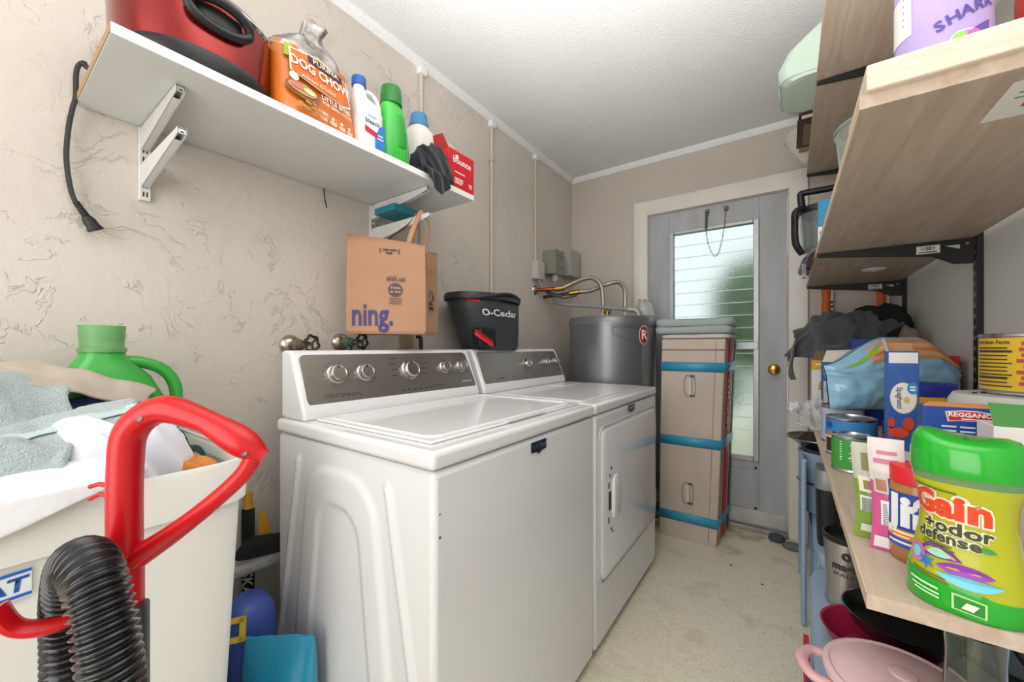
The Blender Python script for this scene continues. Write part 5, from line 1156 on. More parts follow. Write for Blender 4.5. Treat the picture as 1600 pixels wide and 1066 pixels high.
# cans
o, fa, r = can('green_bean_can', 'small green vegetable can at the shelf edge', 'can', .128, 1.265, .041, .088, '#3f9a3d')
tx = MB()
for i in range(8): tx.add([(.128+(r+.0006)*cos(fa+a), 1.265+(r+.0006)*sin(fa+a), Z1+.03+.006*i+dz_) for a, dz_ in ((-.6, 0), (-.1+.25*random.random(), 0), (-.1+.25*random.random(), .0026), (-.6, .0026))], [(0, 1, 2, 3)])
tx.build('fine_print', M('#d6ead0', .5), o, smooth=0); cylpatch((.128, 1.265), r+.0008, fa+.35, fa+.62, Z1+.012, Z1+.026, 'recycling_panel', M('#e6eee0', .5), o)
cylpatch((.128, 1.265), r+.0008, fa+.6, fa+1.5, Z1+.01, Z1+.078, 'blue_panel', M('#4b86b5', .5), o)
o, fa, r = can('black_bean_can', 'larger white and blue bean can behind the green can', 'can', .142, 1.44, .056, .108, '#e2e0dc')
cylpatch((.142, 1.44), r+.0006, fa-1.4, fa+1.5, Z1+.066, Z1+.1, 'blue_panel', M('#3a86c4', .5), o, wav=lambda u, v: (-.03*smoothstep(.35, 1, u)) if v < .5 else 0)
txt('Black Beans', .016, M('#8a2b2b', .5), o, cyl=(.142, 1.44, r+.0016, fa-.75, Z1+.062), bold=.02); cylpatch((.142, 1.44), r+.0008, fa-1.2, fa-.5, Z1+.012, Z1+.05, 'bean_picture', M('#4b2623', .6), o)
cellp(fa-.95, Z1+.086, .011, .011, .0014, 'round_logo', M('#1f4f9e', .5), o, (.142, 1.44), r)
o, fa, r = can('lavender_can', 'pale lavender can furthest left behind the bean can', 'can', .140, 1.622, .054, .118, '#b9bfd8')
tx = MB()
for i in range(9): tx.add([(.14+(r+.0006)*cos(fa+a), 1.622+(r+.0006)*sin(fa+a), Z1+.02+.0095*i+dz_) for a, dz_ in ((-1.3, 0), (-.5, 0), (-.5, .003), (-1.3, .003))], [(0, 1, 2, 3)])
tx.build('fine_print', M('#6a72a0', .5), o, smooth=0)
o, fa, r = can('red_sauce_can', 'red tomato can with dark top band beside the tall blue box', 'can', .245, 1.40, .043, .11, '#b5252f')
cylpatch((.245, 1.40), r+.0006, fa-1.5, fa+1.5, Z1+.075, Z1+.1, 'dark_band', M('#2a2a33', .5), o); lines(lambda a, b: Vector((.245+(r+.0014)*cos(fa-.5+a/r), 1.40+(r+.0014)*sin(fa-.5+a/r), Z1+b)), [(0, .09, .03, .005), (0, .082, .024, .004), (0, .055, .03, .008)], 'fine_print', M('#e8dfe0', .5), o)
# spaghetti box
sp = T('spaghetti_box', 'tall narrow blue pasta box with tomato picture', 'box', (.218, 1.262, Z1))
x0, x1, y0, y1 = .188, .240, 1.245, 1.285
MB().box(x0, x1, y0, y1, Z1, Z1+.293).build('carton', M('#2f5fb0', .4, var=.1, vs=30), sp, bevel=.001)
MB().box(x0+.002, x1-.002, y0-.0006, y0+.001, Z1+.266, Z1+.290).build('end_window', M('#e7e9ea', .5), sp, smooth=0)
MB().prism([(0, 0), (.05, 0), (.046, .022), (.004, .022)], (x0+.001, y1-.001, Z1+.293), (1, 0, 0), (0, .35, .9), (0, .001, 0)).build('open_flap', M('#b98d67', .7), sp, smooth=0)
MB().prism([(0, 0), (.036, 0), (.03, .03), (.0, .034)], (x0+.001, y0+.001, Z1+.293), (0, 1, 0), (-.25, 0, .9), (.001, 0, 0)).build('side_flap', M('#d8d4cc', .6), sp, smooth=0)
def disc(par, x, z, a, b, y, name, mat): return MB().rings([ellipse((x, y, z), (1, 0, 0), (0, 0, 1), a, b, 24), ellipse((x, y-.0006, z), (1, 0, 0), (0, 0, 1), a, b, 24)]).build(name, mat, par, smooth=0)
disc(sp, .2145, Z1+.186, .0225, .036, y0-.0002, 'logo_shadow', M('#c9c07a', .5)); disc(sp, .2135, Z1+.186, .0215, .0345, y0-.001, 'logo_oval', M('#f0ede4', .5)); disc(sp, .2195, Z1+.182, .005, .008, y0-.0018, 'pasta_picture', M('#dcc476', .5)); disc(sp, .229, Z1+.209, .009, .0135, y0-.002, 'brand_disc', M('#2d8fd6', .5))
txt('Spaghetti', .0135, M('#26407f', .5), sp, (.2075, y0-.0022, Z1+.186), (0, 0, -1), (1, 0, 0), bold=.015)
lines(lambda a, b: Vector((.229+a, y0-.0034, Z1+b)), [(0, .210, .009, .004), (0, .2035, .009, .004)], 'brand_print', M('#f2f4f6', .5), sp)
for (tx, tz, a, b) in ((.2225, .128, .0095, .015), (.2095, .107, .014, .012), (.1945, .128, .006, .013), (.1945, .107, .0058, .012)): disc(sp, tx, Z1+tz, a, b, y0-.001-.0008*(tx > .2), 'tomato_picture', M('#d8472c', .4))
disc(sp, .214, Z1+.052, .022, .014, y0-.001, 'plate_picture', M('#cfd2d8', .5))
# blue snack bag lying across the cans
MAT_CYAN = M('#8fc0dd', .28, coat=.5, bump=.25, bs=9, name='pale_blue_film')
sbx = T('cracker_bag', 'pale blue glossy snack bag with orange stripes on the cans', 'bag', (.25, 1.645, .93))
ud = Vector((.816, .578, 0)); wd = Vector((-.578, .816, 0)); c0 = Vector((.252, 1.625, 1.03))
def bagpt(u, v, s, h=0):
    a, b = (u-.5)*2, (v-.5)*2
    half_w = .205*(1-.10*(1-v)); top = .118-.085*smoothstep(.35, 1, a)-.085*smoothstep(.1, 1, -a)
    th = .05*(max(0, 1-abs(a)**3.2)*max(0, 1-abs(b)**2.8))**.6
    wr = .008*fold(a, b, 3, 2.2)+.004*noise.noise(Vector((a*7, b*7, 2)))
    z = b*(top if b > 0 else .10)
    p = c0+ud*a*half_w+Vector((0, 0, z))+wd*(s*(th+.002+h+(wr if abs(a) < .97 and abs(b) < .97 else 0)))
    return p
mb = MB(); mb.grid(lambda u, v: bagpt(u, v, -1), 44, 30); mb.grid(lambda u, v: bagpt(u, v, 1), 24, 16); mb.build('film', MAT_CYAN, sbx, smooth=70)
def region(u0, u1, v0, v1, name, mat, n=14, sk=0, h=.0022): return MB().grid(lambda u, v: bagpt(u0+(u1-u0)*u, min(.985, v0+(v1-v0)*v+sk*u), -1, h), n, 6).build(name, mat, sbx, smooth=70)
for i in range(5): region(.24+.02*i, .99, .74+.05*i, .765+.05*i, 'orange_stripe', M(('#e08a4a', '#eeb489', '#dd7f3c', '#f0c39c', '#e0935a')[i], .35), 20)
region(.25, .98, .765, .985, 'orange_field', M('#e6ab7c', .35), 20, h=.0012)
region(.10, .33, .78, .84, 'green_strip', M('#8cbf45', .35), 8, .12)
txt('NET WT', .014, M('#dcebf2', .4), sbx, fn=lambda a, b: bagpt(.62+a/.41, .33+b/.21, -1, .003))
# boxes further back
cbx = T('cookie_box', 'white and yellow cookie box with open top, far left', 'box', (.13, 2.17, Z1))
MB().box(.062+.02, .19, 2.14, 2.20, Z1, Z1+.245).build('carton', M('#e6e2da', .5), cbx, bevel=.001)
MB().box(.0815, .1905, 2.1392, 2.2008, Z1+.205, Z1+.246).build('yellow_band', M('#d9a92a', .5), cbx, smooth=0)
for i in range(3): disc(cbx, .118, Z1+.125+.012*i, .014-.002*i, .007, 2.1388-.0006*i, 'cookie_picture', M('#b88a58', .6))
lines(lambda a, b: Vector((.12+a, 2.1384, Z1+b)), [(0, .226, .05, .006), (0, .06, .05, .004), (0, .05, .045, .004), (0, .04, .05, .004)], 'fine_print', M('#f6ecd0', .5), cbx)
MB().prism([(0, 0), (.10, 0), (.09, .05), (.01, .045)], (.085, 2.141, Z1+.246), (1, 0, 0), (.0, -.3, .9), (0, .001, 0)).build('open_flap', M('#8c6a4a', .8), cbx, smooth=0)
mx_ = T('crazy_mix_box', 'dark blue snack box with white panel behind the blue bag', 'box', (.175, 1.98, Z1))
MB().box(.108, .225, 1.955, 2.02, Z1, Z1+.245).build('carton', M('#1f57a8', .45), mx_, bevel=.001)
MB().prism([(0, 0), (.117, 0), (.11, .055), (.012, .05)], (.108, 1.956, Z1+.245), (1, 0, 0), (.05, .25, .9), (0, .001, 0)).build('open_flap', M('#dedad2', .7), mx_, smooth=0)
MB().prism([(0, 0), (.064, 0), (.056, .055), (.008, .05)], (.109, 1.956, Z1+.245), (0, 1, 0), (-.35, 0, .9), (.001, 0, 0)).build('side_flap', M('#9a7450', .8), mx_, smooth=0)
txt('CRAZY', .030, M('#f0f2f6', .5), mx_, (.158, 1.9538, Z1+.205), (1, 0, 0), (0, 0, 1), bold=.03, sx=.9)
patch([(.112, 1.9545, Z1+.03), (.16, 1.9545, Z1+.03), (.16, 1.9545, Z1+.17), (.112, 1.9545, Z1+.17)], 'picture_panel', M('#c9cfc6', .5), mx_)
disc(mx_, .135, Z1+.07, .016, .03, 1.9532, 'orange_picture', M('#de8a3a', .5)); disc(mx_, .14, Z1+.135, .015, .02, 1.9532, 'food_picture', M('#7d7f6a', .5))
b3 = T('royal_blue_box', 'royal blue carton with magenta strip behind the snack bag', 'box', (.28, 2.09, Z1))
MB().box(.205, .335, 2.06, 2.12, Z1, Z1+.335).build('carton', M('#2147a4', .45), b3, bevel=.001)
patch([(.25, 2.0595, Z1+.295), (.33, 2.0595, Z1+.295), (.33, 2.0595, Z1+.312), (.25, 2.0595, Z1+.312)], 'magenta_strip', M('#b02f7c', .5), b3)
lines(lambda a, b: Vector((.295+a, 2.059, Z1+b)), [(0, .318, .05, .008)], 'fine_print', M('#c6d0ee', .5), b3)
# dark clothes heaped over a carton by the corner
kb = T('kraft_carton', 'plain brown carton hidden under the grey jacket', 'box', (.25, 2.40, Z1))
MB().box(.10, .42, 2.27, 2.54, Z1, Z1+.25).build('carton', M('#a98763', .8), kb, bevel=.002)
gjk = T('grey_jacket', 'crumpled dark grey jacket over boxes in the corner', 'clothing', (.24, 2.40, Z1+.25))
MAT_GJ = M('#55585c', .9, bump=.2, bs=80, sheen=.3, var=.2, vs=6, name='grey_fleece')
mound(.225, 2.40, Z1+.252, .20, .135, .19, 41, 'bundle', MAT_GJ, gjk, amp=.55, sc=13, n=80, flat=.5)
mound(.33, 2.42, Z1+.33, .11, .10, .15, 43, 'black_sleeve', M('#222326', .9), gjk, amp=.5, sc=13, n=44, flat=.6)
def slv(u, v):
    s = v; x = .08-.075*sin(s*2.2)-.01; z = Z1+.36-.12*s-.10*s*s+.012*fold(u, v, 6, 2.5)
    return (x+.02*fold(u, v, 2, 2), 2.28+.18*u+.02*s, z)
cloth(slv, 16, 16, 'hanging_sleeve', MAT_GJ, gjk, solid=.01)
pile('taupe_cloth', 'taupe cloth in the corner beneath the black sleeve', .392, 2.19, Z1, .04, .06, .36, 45, M('#8d7a74', .95), amp=.3, sc=9, n=40)
# orange tools on the back wall
def pole(x, label, topz):
    o = T('hanging_tool', label, 'tool', (x, YB-.03, 1.25), 'tools on the back wall')
    MB().lathe((x, YB-.028, 1.265), [(.010, 0), (.020, .012), (.021, .04), (.018, .10), (.021, .16), (.016, .20), (.012, .21)], 20).build('orange_grip', M('#d8642a', .5), o)
    MB().cyl((x, YB-.028, 1.47), (x, YB-.028, topz), .009).build('shaft', M('#cfcfcf', .4, .3), o)
    MB().box(x+.012, x+.032, YB-.03, YB-.006, 1.27, topz-.05).build('side_strip', M('#dcd7cf', .5), o, bevel=.003)
    MB().cyl((x, YB-.028, 1.245), (x, YB-.028, 1.266), .006).build('tip', M('#e4e0d8', .5), o)
    MB().cyl((x, YB-.03, topz-.02), (x, YB, topz-.02), .004).build('hook', M('#888888', .4, 1), o)
    return o
t1 = pole(.170, 'orange handled tool hanging on the back wall, nearer the door', 1.85)
lines(lambda a, b: Vector((.192+a, YB-.0304, b)), [(0, 1.29, .018, .014), (0, 1.31, .014, .012), (0, 1.335, .018, .014), (0, 1.36, .016, .012)], 'strip_print', m_dark, t1)
pole(.395, 'orange handled tool hanging in the back corner by shelf rail', 1.80)
tag(MB().box(.27, .35, YB-.003, YB, 1.20, 1.30).build('wall_note', M('#e0d8d0', .7)), 'pale paper note on the back wall above the grey jacket', 'paper')
# container stack, books
x, y = .300, 1.50
yc = T('blue_lid_container', 'yellow container with dark blue lid behind the pasta box', 'container', (x, y, Z1))
MB().lathe((x, y, Z1), [(.050, 0), (.056, .004), (.058, .13), (.056, .132)], 36).build('teal_base', M('#2f8aa8', .45), yc)
MB().lathe((x, y, Z1+.132), [(.058, 0), (.066, .004), (.066, .030), (.058, .040), (.056, .042)], 36).build('yellow_body', M('#dba92b', .45), yc)
MB().lathe((x, y, Z1+.174), [(.058, 0), (.059, .003), (.059, .030), (.055, .033)], 36).build('blue_lid', M('#2a3aa0', .45), yc)
for i, (lab, n_, z0, z1, x0, col) in enumerate((('dark paperback lying lowest behind the snack bag', 'paperback', 0, .19, .345, '#45404a'), ('cream box on the paperback behind the snack bag', 'cream_box', .19, .235, .350, '#d9cdb4'), ('red and white box topmost behind the snack bag', 'red_white_box', .235, .275, .345, '#c9202c'))):
    o = T(n_, lab, 'box', (.40, 1.86, Z1+z0), None)
    MB().box(x0, .436, 1.80, 1.93, Z1+z0+.0005, Z1+z1-.0005).build('carton', M(col, .5), o, bevel=.0015)
    MB().box(x0-.0006, x0+.04, 1.7992, 1.8004, Z1+z0+.006, Z1+z1-.006).build('printed_panel', M('#e6e2da', .5), o, smooth=0)
# rice cooker with yellow tin on top
x, y = .345, 1.062
ap = T('black_cooker', 'black cooker with flat grey lid under the yellow tin', 'appliance', (x, y, Z1))
MB().lathe((x, y, Z1), [(.07, 0), (.085, .005), (.097, .04), (.098, .175), (.095, .185)], 44).build('body', M('#1d1e20', .3), ap)
MB().lathe((x, y, Z1+.185), [(.098, 0), (.101, .004), (.101, .022), (.095, .034), (.04, .0355), (.004, .0356)], 44).build('lid', M('#c9c9c6', .35), ap)
MB().tube([(x-.10, y-.02, Z1+.10), (x-.115, y-.005, Z1+.12), (x-.118, y+.03, Z1+.12), (x-.10, y+.05, Z1+.10)], .007, 8).build('side_handle', MAT_BLACK, ap)
mk_ = MB()
for i in range(6): mk_.box(x-.075+.012*i, x-.069+.012*i, y-.012+.004*(i % 3), y-.006+.004*(i % 3), Z1+.2185, Z1+.2213)
mk_.build('lid_vent_slots', MAT_BLACK, ap, smooth=0)
o, fa, r = can('yellow_tin', 'yellow tin can with red print on top of black cooker', 'can', .352, 1.068, .070, .105, '#d9b32c', Z1+.2208)
zt = Z1+.2208
nm = MB()
def arcrow(mb, a0, a1, z, h): mb.rings([[(.352+(r+.0006)*cos(a0+(a1-a0)*i/8), 1.068+(r+.0006)*sin(a0+(a1-a0)*i/8), z) for i in range(9)], [(.352+(r+.0006)*cos(a0+(a1-a0)*i/8), 1.068+(r+.0006)*sin(a0+(a1-a0)*i/8), z+h) for i in range(9)]], False, False, False)
for i in range(11): arcrow(nm, fa-1.25, fa-.5 if i % 3 else fa-.42, zt+.014+.0065*i, .0022 if i not in (2, 9) else .004)
nm.build('nutrition_print', m_dark, o, smooth=0)
txt('Nutrition Facts', .009, m_dark, o, cyl=(.352, 1.068, r+.0012, fa-.85, zt+.090), bold=.02)
lines(lambda a, b: Vector((.352+(r+.001)*cos(fa-.18+a/r), 1.068+(r+.001)*sin(fa-.18+a/r), zt+b)), [((.002 if i % 2 else -.003), .018+.0095*i, .017 if i % 3 else .012, .006) for i in range(8)], 'vertical_red_print', M('#b0483a', .5), o)
cylpatch((.352, 1.068), r+.0008, fa+.02, fa+.5, zt+.06, zt+.072, 'red_band', M('#c04a2c', .5), o); cellp(fa+.22, zt+.035, .012, .012, .001, 'food_picture', M('#d87a3a', .5), o, (.352, 1.068), r)
cellp(fa-.05, zt+.014, .008, .005, .001, 'badge_print', M('#e6e6e6', .5), o, (.352, 1.068), r); cellp(fa+.2, zt+.014, .008, .005, .001, 'badge_print', M('#a8bdd8', .5), o, (.352, 1.068), r)
tag(MB().tube(catmull([(.225, .99, Z1+.004), (.215, 1.03, Z1+.06), (.225, 1.07, Z1+.125), (.235, 1.10, Z1+.11), (.23, 1.14, Z1+.05), (.22, 1.17, Z1+.006)], 10), .0045, 8).build('yellow_rope_loop', M('#d8b02e', .5)), 'looped yellow rope between the cooker and pasta boxes', 'rope')
# lasagne box
lz = T('lasagne_box', 'wide dark blue pasta box with red logo behind the lime bottle', 'box', (.31, .92, Z1))
MB().box(.178, .438, .905, .940, Z1, Z1+.208).build('carton', M('#1d4a9c', .4), lz, bevel=.001)
yf = .9045
MB().prism([(0, 0), (.259, 0), (.25, .012), (.01, .014)], (.1785, .906, Z1+.208), (1, 0, 0), (0, .9, .35), (0, .0006, .001)).build('torn_flap', M('#c98a5a', .7), lz, smooth=0)
lp = [(.203, Z1+.2005), (.22, Z1+.2035), (.238, Z1+.2035), (.255, Z1+.2005), (.252, Z1+.185), (.238, Z1+.187), (.22, Z1+.187), (.206, Z1+.185)]
patch([(a, yf, b) for a, b in lp][::-1], 'logo_border', M('#eee8e2', .5), lz, -.0006) ; patch([(a*.94+.01374, yf-.0008, Z1+.1943+(b-Z1-.1943)*.84) for a, b in lp][::-1], 'logo_panel', M('#cc2f33', .5), lz, -.0006)
txt('REGGANO', .0092, M('#f4efe8', .5), lz, (.229, yf-.003, Z1+.1965), (1, 0, 0), (0, 0, 1), bold=.04, sx=1.05)
lines(lambda a, b: Vector((.229+a, yf-.003, Z1+b)), [(0, .1895, .018, .0018)], 'logo_print', M('#f4efe8', .5), lz)
lines(lambda a, b: Vector((.235+a, yf-.0012, Z1+b)), [(-.028+.02*k, .176-.007*i, .016, .0026) for i in range(3) for k in range(5)], 'fine_print', M('#d9e2f2', .5), lz)
txt('KEEPING IT SIMPLE', .0125, M('#f2f4f8', .5), lz, (.2495, yf-.001, Z1+.149), (1, 0, 0), (0, 0, 1), bold=.02)
# tea box and white bottle beside the lime bottle
te = T('tea_box', 'white box with open green top right of lime bottle', 'box', (.27, .84, Z1))
MB().box(.228, .31, .812, .872, Z1, Z1+.195).build('carton', M('#e6e5df', .5), te, bevel=.001)
MB().prism([(0, 0), (.082, 0), (.078, .05), (.004, .055)], (.228, .8125, Z1+.195), (1, 0, 0), (0, .62, .5), (0, 0, .001)).build('green_flap', M('#4f8f4c', .5), te, smooth=0)
MB().box(.2272, .2279, .815, .868, Z1+.06, Z1+.16).build('barcode_panel', M('#cfc3c6', .5), te, smooth=0)
bc = MB()
for i in range(9): bc.box(.2266, .2271, .82, .86, Z1+.07+.009*i, Z1+.074+.009*i)
bc.build('bars', MAT_BLACK, te, smooth=0)
for i in range(3): patch([(.24+.02*i, .8112, Z1+.165), (.243+.02*i, .8112, Z1+.165), (.285+.004*i, .8112, Z1+.12), (.282+.004*i, .8112, Z1+.12)], 'print_line', M('#7d8a7c', .5), te, -.0005)
wbt = bottle('white_spice_bottle', 'white bottle with red band at the right edge', 'bottle', .268, .748, Z1,
    [(0, 0, 0, .026, .026, 2), (0, 0, .004, .028, .028, 2), (0, 0, .12, .028, .028, 2), (0, 0, .14, .02, .02, 2)], M('#e4e2e0', .4), (0, 0, [(.021, .138), (.021, .165), (.019, .167)], 1), M('#e8e8e8', .4))
fa = faceang(.268, .748); cylpatch((.268, .748), .0284, fa-1.6, fa+1.6, Z1+.075, Z1+.112, 'red_band', M('#cc2030', .4), wbt)
# crumpled clear wrap at the shelf edge
cw = T('plastic_wrap', 'crumpled clear plastic wrap sticking out at far shelf edge', 'wrap', (.08, 1.95, Z1))
mound(.085, 1.90, Z1, .05, .10, .085, 51, 'film', M('#f4f7f7', .12, alpha=.3), cw, amp=1.0, sc=24, n=40)
def wrp(u, v): return (.075-.075*v+.02*noise.noise(Vector((u*5, v*5, 1))), 1.84+.13*u, Z1+.06+.03*v*(1-v)+.05*noise.noise(Vector((u*6, v*6, 4))))
MB().grid(wrp, 14, 10).build('loose_flap', M('#f4f7f7', .12, alpha=.35), cw, smooth=20, solid=.0005)
# ---------------- under the lowest shelf ----------------
MAT_TOTE = M('#8fa9c4', .4, name='blue_grey_plastic')
def tote(label, x0, x1, y0, y1, z1):
    o = T('storage_tote', label, 'tote', ((x0+x1)/2, (y0+y1)/2, 0), 'blue grey totes')
    cx, cy, rx, ry = (x0+x1)/2, (y0+y1)/2, (x1-x0)/2, (y1-y0)/2
    MB().loft([(cx, cy, 0, rx*.9, ry*.95, 9), (cx, cy, .01, rx*.91, ry*.955, 9), (cx, cy, z1-.05, rx*.96, ry*.98, 9)], 56).build('body', MAT_TOTE, o)
    MB().loft([(cx, cy, z1-.05, rx*.97, ry*.985, 9), (cx, cy, z1-.045, rx, ry, 9), (cx, cy, z1-.012, rx, ry, 9), (cx, cy, z1, rx*.98, ry*.99, 9)], 56).build('lid', M('#9db4cb', .4), o)
    r = MB()
    for i in range(5): y = y0+(y1-y0)*(i+.5)/5; r.box(x0+.006, x0+.02, y-.008, y+.008, .03, z1-.055)
    r.build('ribs', MAT_TOTE, o, bevel=.003)
    return o
tote('long blue grey tote under the lowest shelf, nearer one', .050, .435, .70, 1.62, .40)
tote('blue grey tote under the far end of lowest shelf', .075, .435, 1.66, 2.40, .42)
# pink pot
x, y = .172, 1.0
pk = T('pink_casserole', 'pink casserole with loop handle and lid on the near tote', 'pot', (x, y, .40))
MB().lathe((x, y, .401), [(.085, 0), (.10, .006), (.110, .06), (.112, .085)], 48).build('pot', M('#e3b3b8', .3, coat=.3), pk)
MB().lathe((x, y, .486), [(.114, 0), (.117, .004), (.116, .012), (.108, .016), (.103, .013), (.085, .022), (.03, .030), (.004, .031)], 48).build('lid', M('#eac6ca', .35, coat=.3), pk)
for s in (-1, 1): MB().tube(catmull([(x+s*.104, y-.045-.0, .475), (x+s*.135, y-.038, .478), (x+s*.150, y, .480), (x+s*.135, y+.038, .478), (x+s*.104, y+.045, .475)], 8), .011, 10, flat=.7).build('handle', M('#e3b3b8', .3, coat=.3), pk) if s < 0 else MB().tube(catmull([(x+.100, y-.045, .475), (x+.125, y, .48), (x+.100, y+.045, .475)], 8), .011, 10, flat=.7).build('handle', M('#e3b3b8', .3, coat=.3), pk)
kn = MB(); kn.lathe((x, y, .5165), [(.02, 0), (.019, .003), (.012, .005)], 24); kn.build('lid_knob', M('#e6c2c4', .35), pk)
# carafe
gl = T('glass_carafe', 'clear upside-down glass carafe under the shelf at the right', 'carafe', (.205, .79, .40))
MB().lathe((.205, .79, .401), [(.055, 0), (.062, .006), (.066, .10), (.062, .16), (.045, .20), (.030, .225), (.028, .30), (.030, .335), (.027, .335), (.0255, .30), (.027, .23), (.042, .198), (.058, .16), (.062, .10), (.058, .01), (.004, .008)], 40).build('glass', M('#e9efe8', .03, trans=1), gl)
# red bowl, black pan, blender cup
rbw = T('red_silicone_bowl', 'dark raspberry silicone bowl behind the pink casserole', 'bowl', (.165, 1.225, .40))
MB().lathe((.165, 1.225, .401), [(.06, 0), (.068, .003), (.088, .028), (.100, .052), (.102, .054), (.097, .053), (.08, .028), (.06, .008), (.004, .006)], 44).build('bowl', M('#a82048', .45), rbw)
MB().tube(catmull([(.11, 1.135, .456), (.16, 1.122, .463), (.22, 1.14, .456)], 8), .007, 8).build('red_clip', M('#d22438', .4), rbw)
pan = T('black_pan', 'black nonstick pan stacked on the raspberry bowl', 'pan', (.20, 1.265, .456))
MB().lathe((.215, 1.262, .4565), [(.085, 0), (.09, .003), (.105, .035), (.108, .036), (.104, .037), (.088, .006), (.004, .005)], 44).build('pan', M('#151617', .3, coat=.3), pan)
MB().tube([(.28, 1.20, .486), (.33, 1.12, .505), (.37, 1.05, .525)], .012, 10, flat=.7).build('handle', M('#1a1a1c', .4), pan)
x, y = .136, 1.43
mb_ = T('blender_cup', 'silver blender base with black rim under the shelf', 'blender', (x, y, .40))
MB().lathe((x, y, .4005), [(.047, 0), (.052, .006), (.048, .05), (.055, .18)], 40).build('cup', M('#b9b7b2', .25, .8), mb_)
MB().lathe((x, y, .5805), [(.056, 0), (.058, .003), (.058, .014), (.053, .016), (.050, .004)], 40).build('rim', M('#1c1c1e', .35), mb_)
fa = faceang(x, y)
txt('magic', .028, m_dark, mb_, cyl=(x, y, .0545, fa-.1, .520), bold=.03); txt('BULLET', .013, m_dark, mb_, cyl=(x, y, .0530, fa-.1, .498), sx=1.3)
sp_ = MB(); sp_.tube([(x+(.0555)*cos(fa-.05+.011*cos(q*.4)*(1-q*.02)/.05), y+.0555*sin(fa-.05+.011*cos(q*.4)*(1-q*.02)/.05), .550+.011*sin(q*.4)*(1-q*.02)) for q in range(36)], .0016, 6); sp_.build('spiral_logo', m_dark, mb_)
bbx = T('black_canister', 'black plastic canister standing under the far shelf end', 'canister', (.13, 1.80, .42))
MB().loft([(.13, 1.80, .4205, .045, .06, 5), (.13, 1.80, .60, .05, .065, 5), (.13, 1.80, .62, .05, .065, 5)], 32).build('canister', M('#1b1d20', .35), bbx)
MB().loft([(.13, 1.80, .62, .053, .068, 5), (.13, 1.80, .66, .053, .068, 5), (.128, 1.80, .685, .047, .06, 5)], 32).build('lid', M('#8b9299', .35, .2), bbx)
rcl = pile('red_towel', 'red cloth bundled beside the silver blender cup', .18, 1.60, .401, .05, .045, .22, 61, M('#c81f3c', .9), 'towel', amp=.35, sc=12, n=36)
mb2 = T('steel_bowl', 'shallow stainless steel bowl jutting out below far shelf', 'bowl', (.115, 2.1, .42))
MB().lathe((.115, 2.12, .68), [(.04, 0), (.06, .004), (.115, .045), (.128, .05), (.127, .053), (.113, .049), (.055, .008), (.004, .006)], 44).build('bowl', M('#b9bcc0', .2, 1), mb2)
stk = T('white_bucket', 'pale plastic bucket under the steel bowl', 'bucket', (.13, 2.12, .42))
MB().lathe((.13, 2.12, .4205), [(.075, 0), (.08, .004), (.095, .235), (.098, .255), (.09, .255), (.075, .02), (.004, .015)], 40).build('tub', M('#a9bdd2', .4), stk)
MB().tube([(.13+.099*cos(a*pi/10), 2.12+.099*sin(a*pi/10), .55-.0*a) for a in range(10, 21)], .004, 8).build('wire_handle', M('#888c90', .3, 1), stk)
fs = T('folding_frame', 'light blue folded metal frame leaning under the shelf front', 'stool', (.04, 2.15, 0))
f = MB()
for y0_ in (1.95, 2.38): f.tube([(.050, y0_, .012), (.050, y0_, .66)], .010, 12)
f.tube([(.050, 1.95, .66), (.050, 2.38, .66)], .010, 12); f.tube([(.050, 1.95, .28), (.050, 2.38, .28)], .009, 12); f.build('tubes', M('#9db6cf', .35, .2), fs)
MB().obox((.050, 2.165, .48), (.004, 0, 0), (0, .20, 0), (0, 0, .15)).build('seat_panel', M('#86a5c6', .4), fs, bevel=.003)
for i, (y_, col, lab) in enumerate(((1.30, '#c22a3c', 'red and white packet tucked between shelf and tote'), (1.12, '#4a4170', 'dark purple packet slipped beside the tote front'))):
    o = T('slim_packet', lab, 'packet', (.035, y_, 0))
    MB().obox((.036, y_, .16), (.006, 0, 0), (0, .06, 0), (.004, 0, .158)).build('carton', M(col, .5), o, bevel=.001)
    MB().obox((.031, y_-.01, .23), (.0006, 0, 0), (0, .035, 0), (.0, 0, .03)).build('print_panel', M('#e6e0dc', .5), o, smooth=0)
bgs = T('snack_refill_bag', 'light blue and red printed bag under the shelf at the far right', 'bag', (.335, .86, .40))
R = []
for z, a, b in ((.401, .06, .05), (.42, .07, .055), (.55, .068, .05), (.66, .06, .03), (.70, .058, .006)):
    R.append([(.345+a*math.copysign(abs(cos(2*pi*j/32))**.6, cos(2*pi*j/32)), .87+b*math.copysign(abs(sin(2*pi*j/32))**.8, sin(2*pi*j/32)), z) for j in range(32)])
MB().rings(R).build('film', M('#7fb3cc', .35), bgs)
patch([(.31, .818, .62), (.38, .818, .60), (.38, .822, .66), (.31, .822, .675)][::-1], 'red_print', M('#d04a34', .5), bgs, -.003); patch([(.32, .8145, .54), (.39, .8145, .54), (.39, .816, .59), (.32, .816, .59)][::-1], 'white_print', M('#e6dcd6', .5), bgs, -.004)
lines(lambda a, b: Vector((.35+a, .812, b)), [(0, .60, .05, .012), (0, .575, .04, .005)], 'fine_print', M('#27508f', .5), bgs)
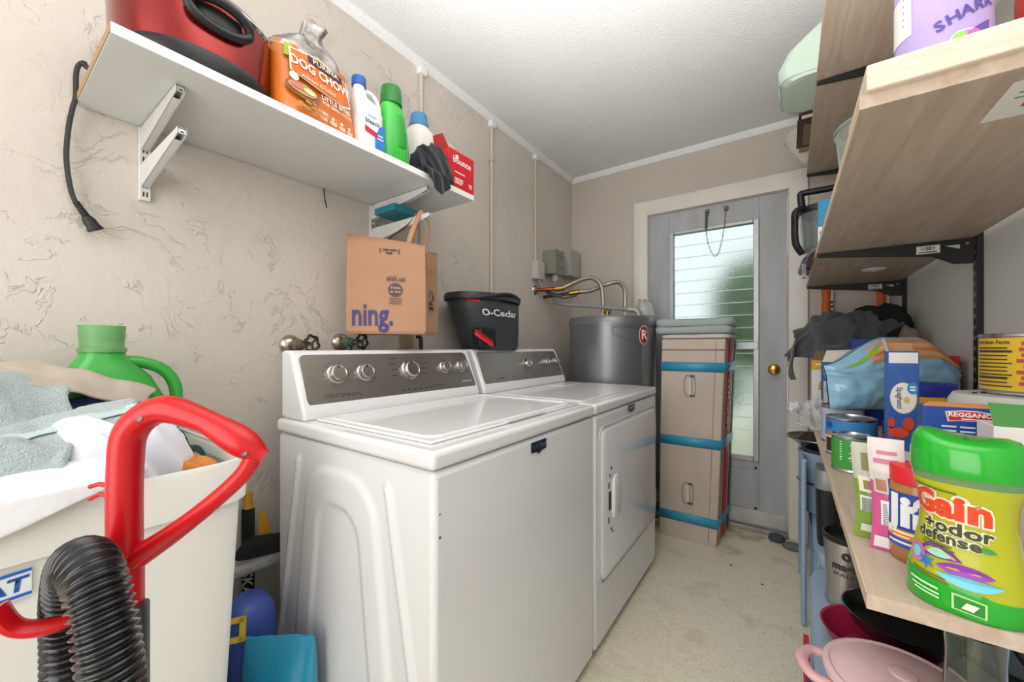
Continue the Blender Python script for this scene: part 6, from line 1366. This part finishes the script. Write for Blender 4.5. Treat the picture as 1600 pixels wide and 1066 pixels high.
# pieces on the floor by the door
for i, (x, y, rx, ry, h, col, lab) in enumerate(((-.055, 2.715, .042, .03, .045, '#4b4f58', 'dark grey stone on floor at the door threshold'), (.022, 2.66, .05, .032, .035, '#77726e', 'flat brown grey stone on floor beside door casing'))):
    R = []
    for t_, k in ((0, .8), (.25, 1), (.6, .95), (.88, .65), (1, .1)):
        R.append([(x+rx*k*cos(2*pi*j/24)*(1+.15*noise.noise(Vector((cos(2*pi*j/24)*2, sin(2*pi*j/24)*2, i)))), y+ry*k*sin(2*pi*j/24), h*t_+.0005) for j in range(24)])
    tag(MB().rings(R).build('door_stone', M(col, .85, bump=.3, bs=40), smooth=60), lab, 'stone')
for i, (x, y, r_, lab) in enumerate(((-.24, 2.28, .006, 'tiny dark crumb on floor in front of tall box'), (-.10, 2.18, .005, 'tiny dark crumb on floor nearer the shelves'), (-.03, 1.42, .007, 'dark leaf crumb on floor by the long tote'))):
    tag(MB().loft([(x, y, .0003, r_, r_*.6, 2), (x, y, .003, r_*.8, r_*.4, 2), (x, y, .005, r_*.2, r_*.1, 2)], 8).build('floor_crumb', M('#3d332a', .9)), lab, 'debris', 'crumbs on the vinyl floor')
# white bottle in a plastic bag on the heater
hb = bottle('wrapped_bottle', 'white capped bottle wrapped in thin plastic on the heater', 'bottle', -.765, 2.53, 1.3105,
    [(0, 0, 0, .035, .035, 3), (0, 0, .006, .038, .038, 3), (0, 0, .07, .036, .036, 2.4), (0, 0, .09, .025, .025, 2)], M('#dedcd8', .4), (0, 0, [(.024, .088), (.024, .112), (.02, .115)], 1), M('#b7a894', .35, .6))
def wr2(u, v):
    a = -2.2+2.6*u; r_ = .04+.035*(1-v)+.010*noise.noise(Vector((u*6, v*6, 2))); return (-.755+r_*cos(a), 2.53+r_*sin(a), 1.312+.10*v+.008*noise.noise(Vector((u*8, v*4, 7))))
MB().grid(wr2, 20, 10).build('plastic_film', M('#e9ebea', .2, trans=.6), hb, solid=.0008, smooth=40)
# the garden beyond the door
MAT_LEAF = [M(c, .7) for c in ('#5f8a45', '#7ea05a', '#456f3a')]
def bush(x, y, z0, rx, ry, h, n, label):
    o = T('garden_bush', label, 'bush', (x, y, z0), 'bushes outside the door')
    MB().cyl((x, y, -.15), (x, y, z0+h*.6), .04, .02, 8).build('stem', M('#6b543c', .9), o)
    for k in range(3):
        mb = MB()
        for i in range(n):
            v = Vector((random.gauss(0, 1), random.gauss(0, 1), random.gauss(0, 1))).normalized()*random.uniform(.6, 1)
            c = Vector((x+v.x*rx, y+v.y*ry, z0+h*.55+v.z*h*.45)); a = Vector((random.uniform(-1, 1), random.uniform(-1, 1), random.uniform(-.6, .6))).normalized(); b = a.orthogonal().normalized()
            s = random.uniform(.06, .11); mb.add([c-a*s, c+b*s*.5, c+a*s, c-b*s*.5], [(0, 1, 2, 3)])
        l = mb.build('foliage', MAT_LEAF[k], o, smooth=0); l['kind'] = 'stuff'
bush(-.22, 4.4, .75, .42, .5, 1.25, 420, 'green bush blurred through the right side of door louvres')
bush(-1.05, 5.6, .1, .7, .7, 1.0, 320, 'lower green bush blurred through the left of door louvres')
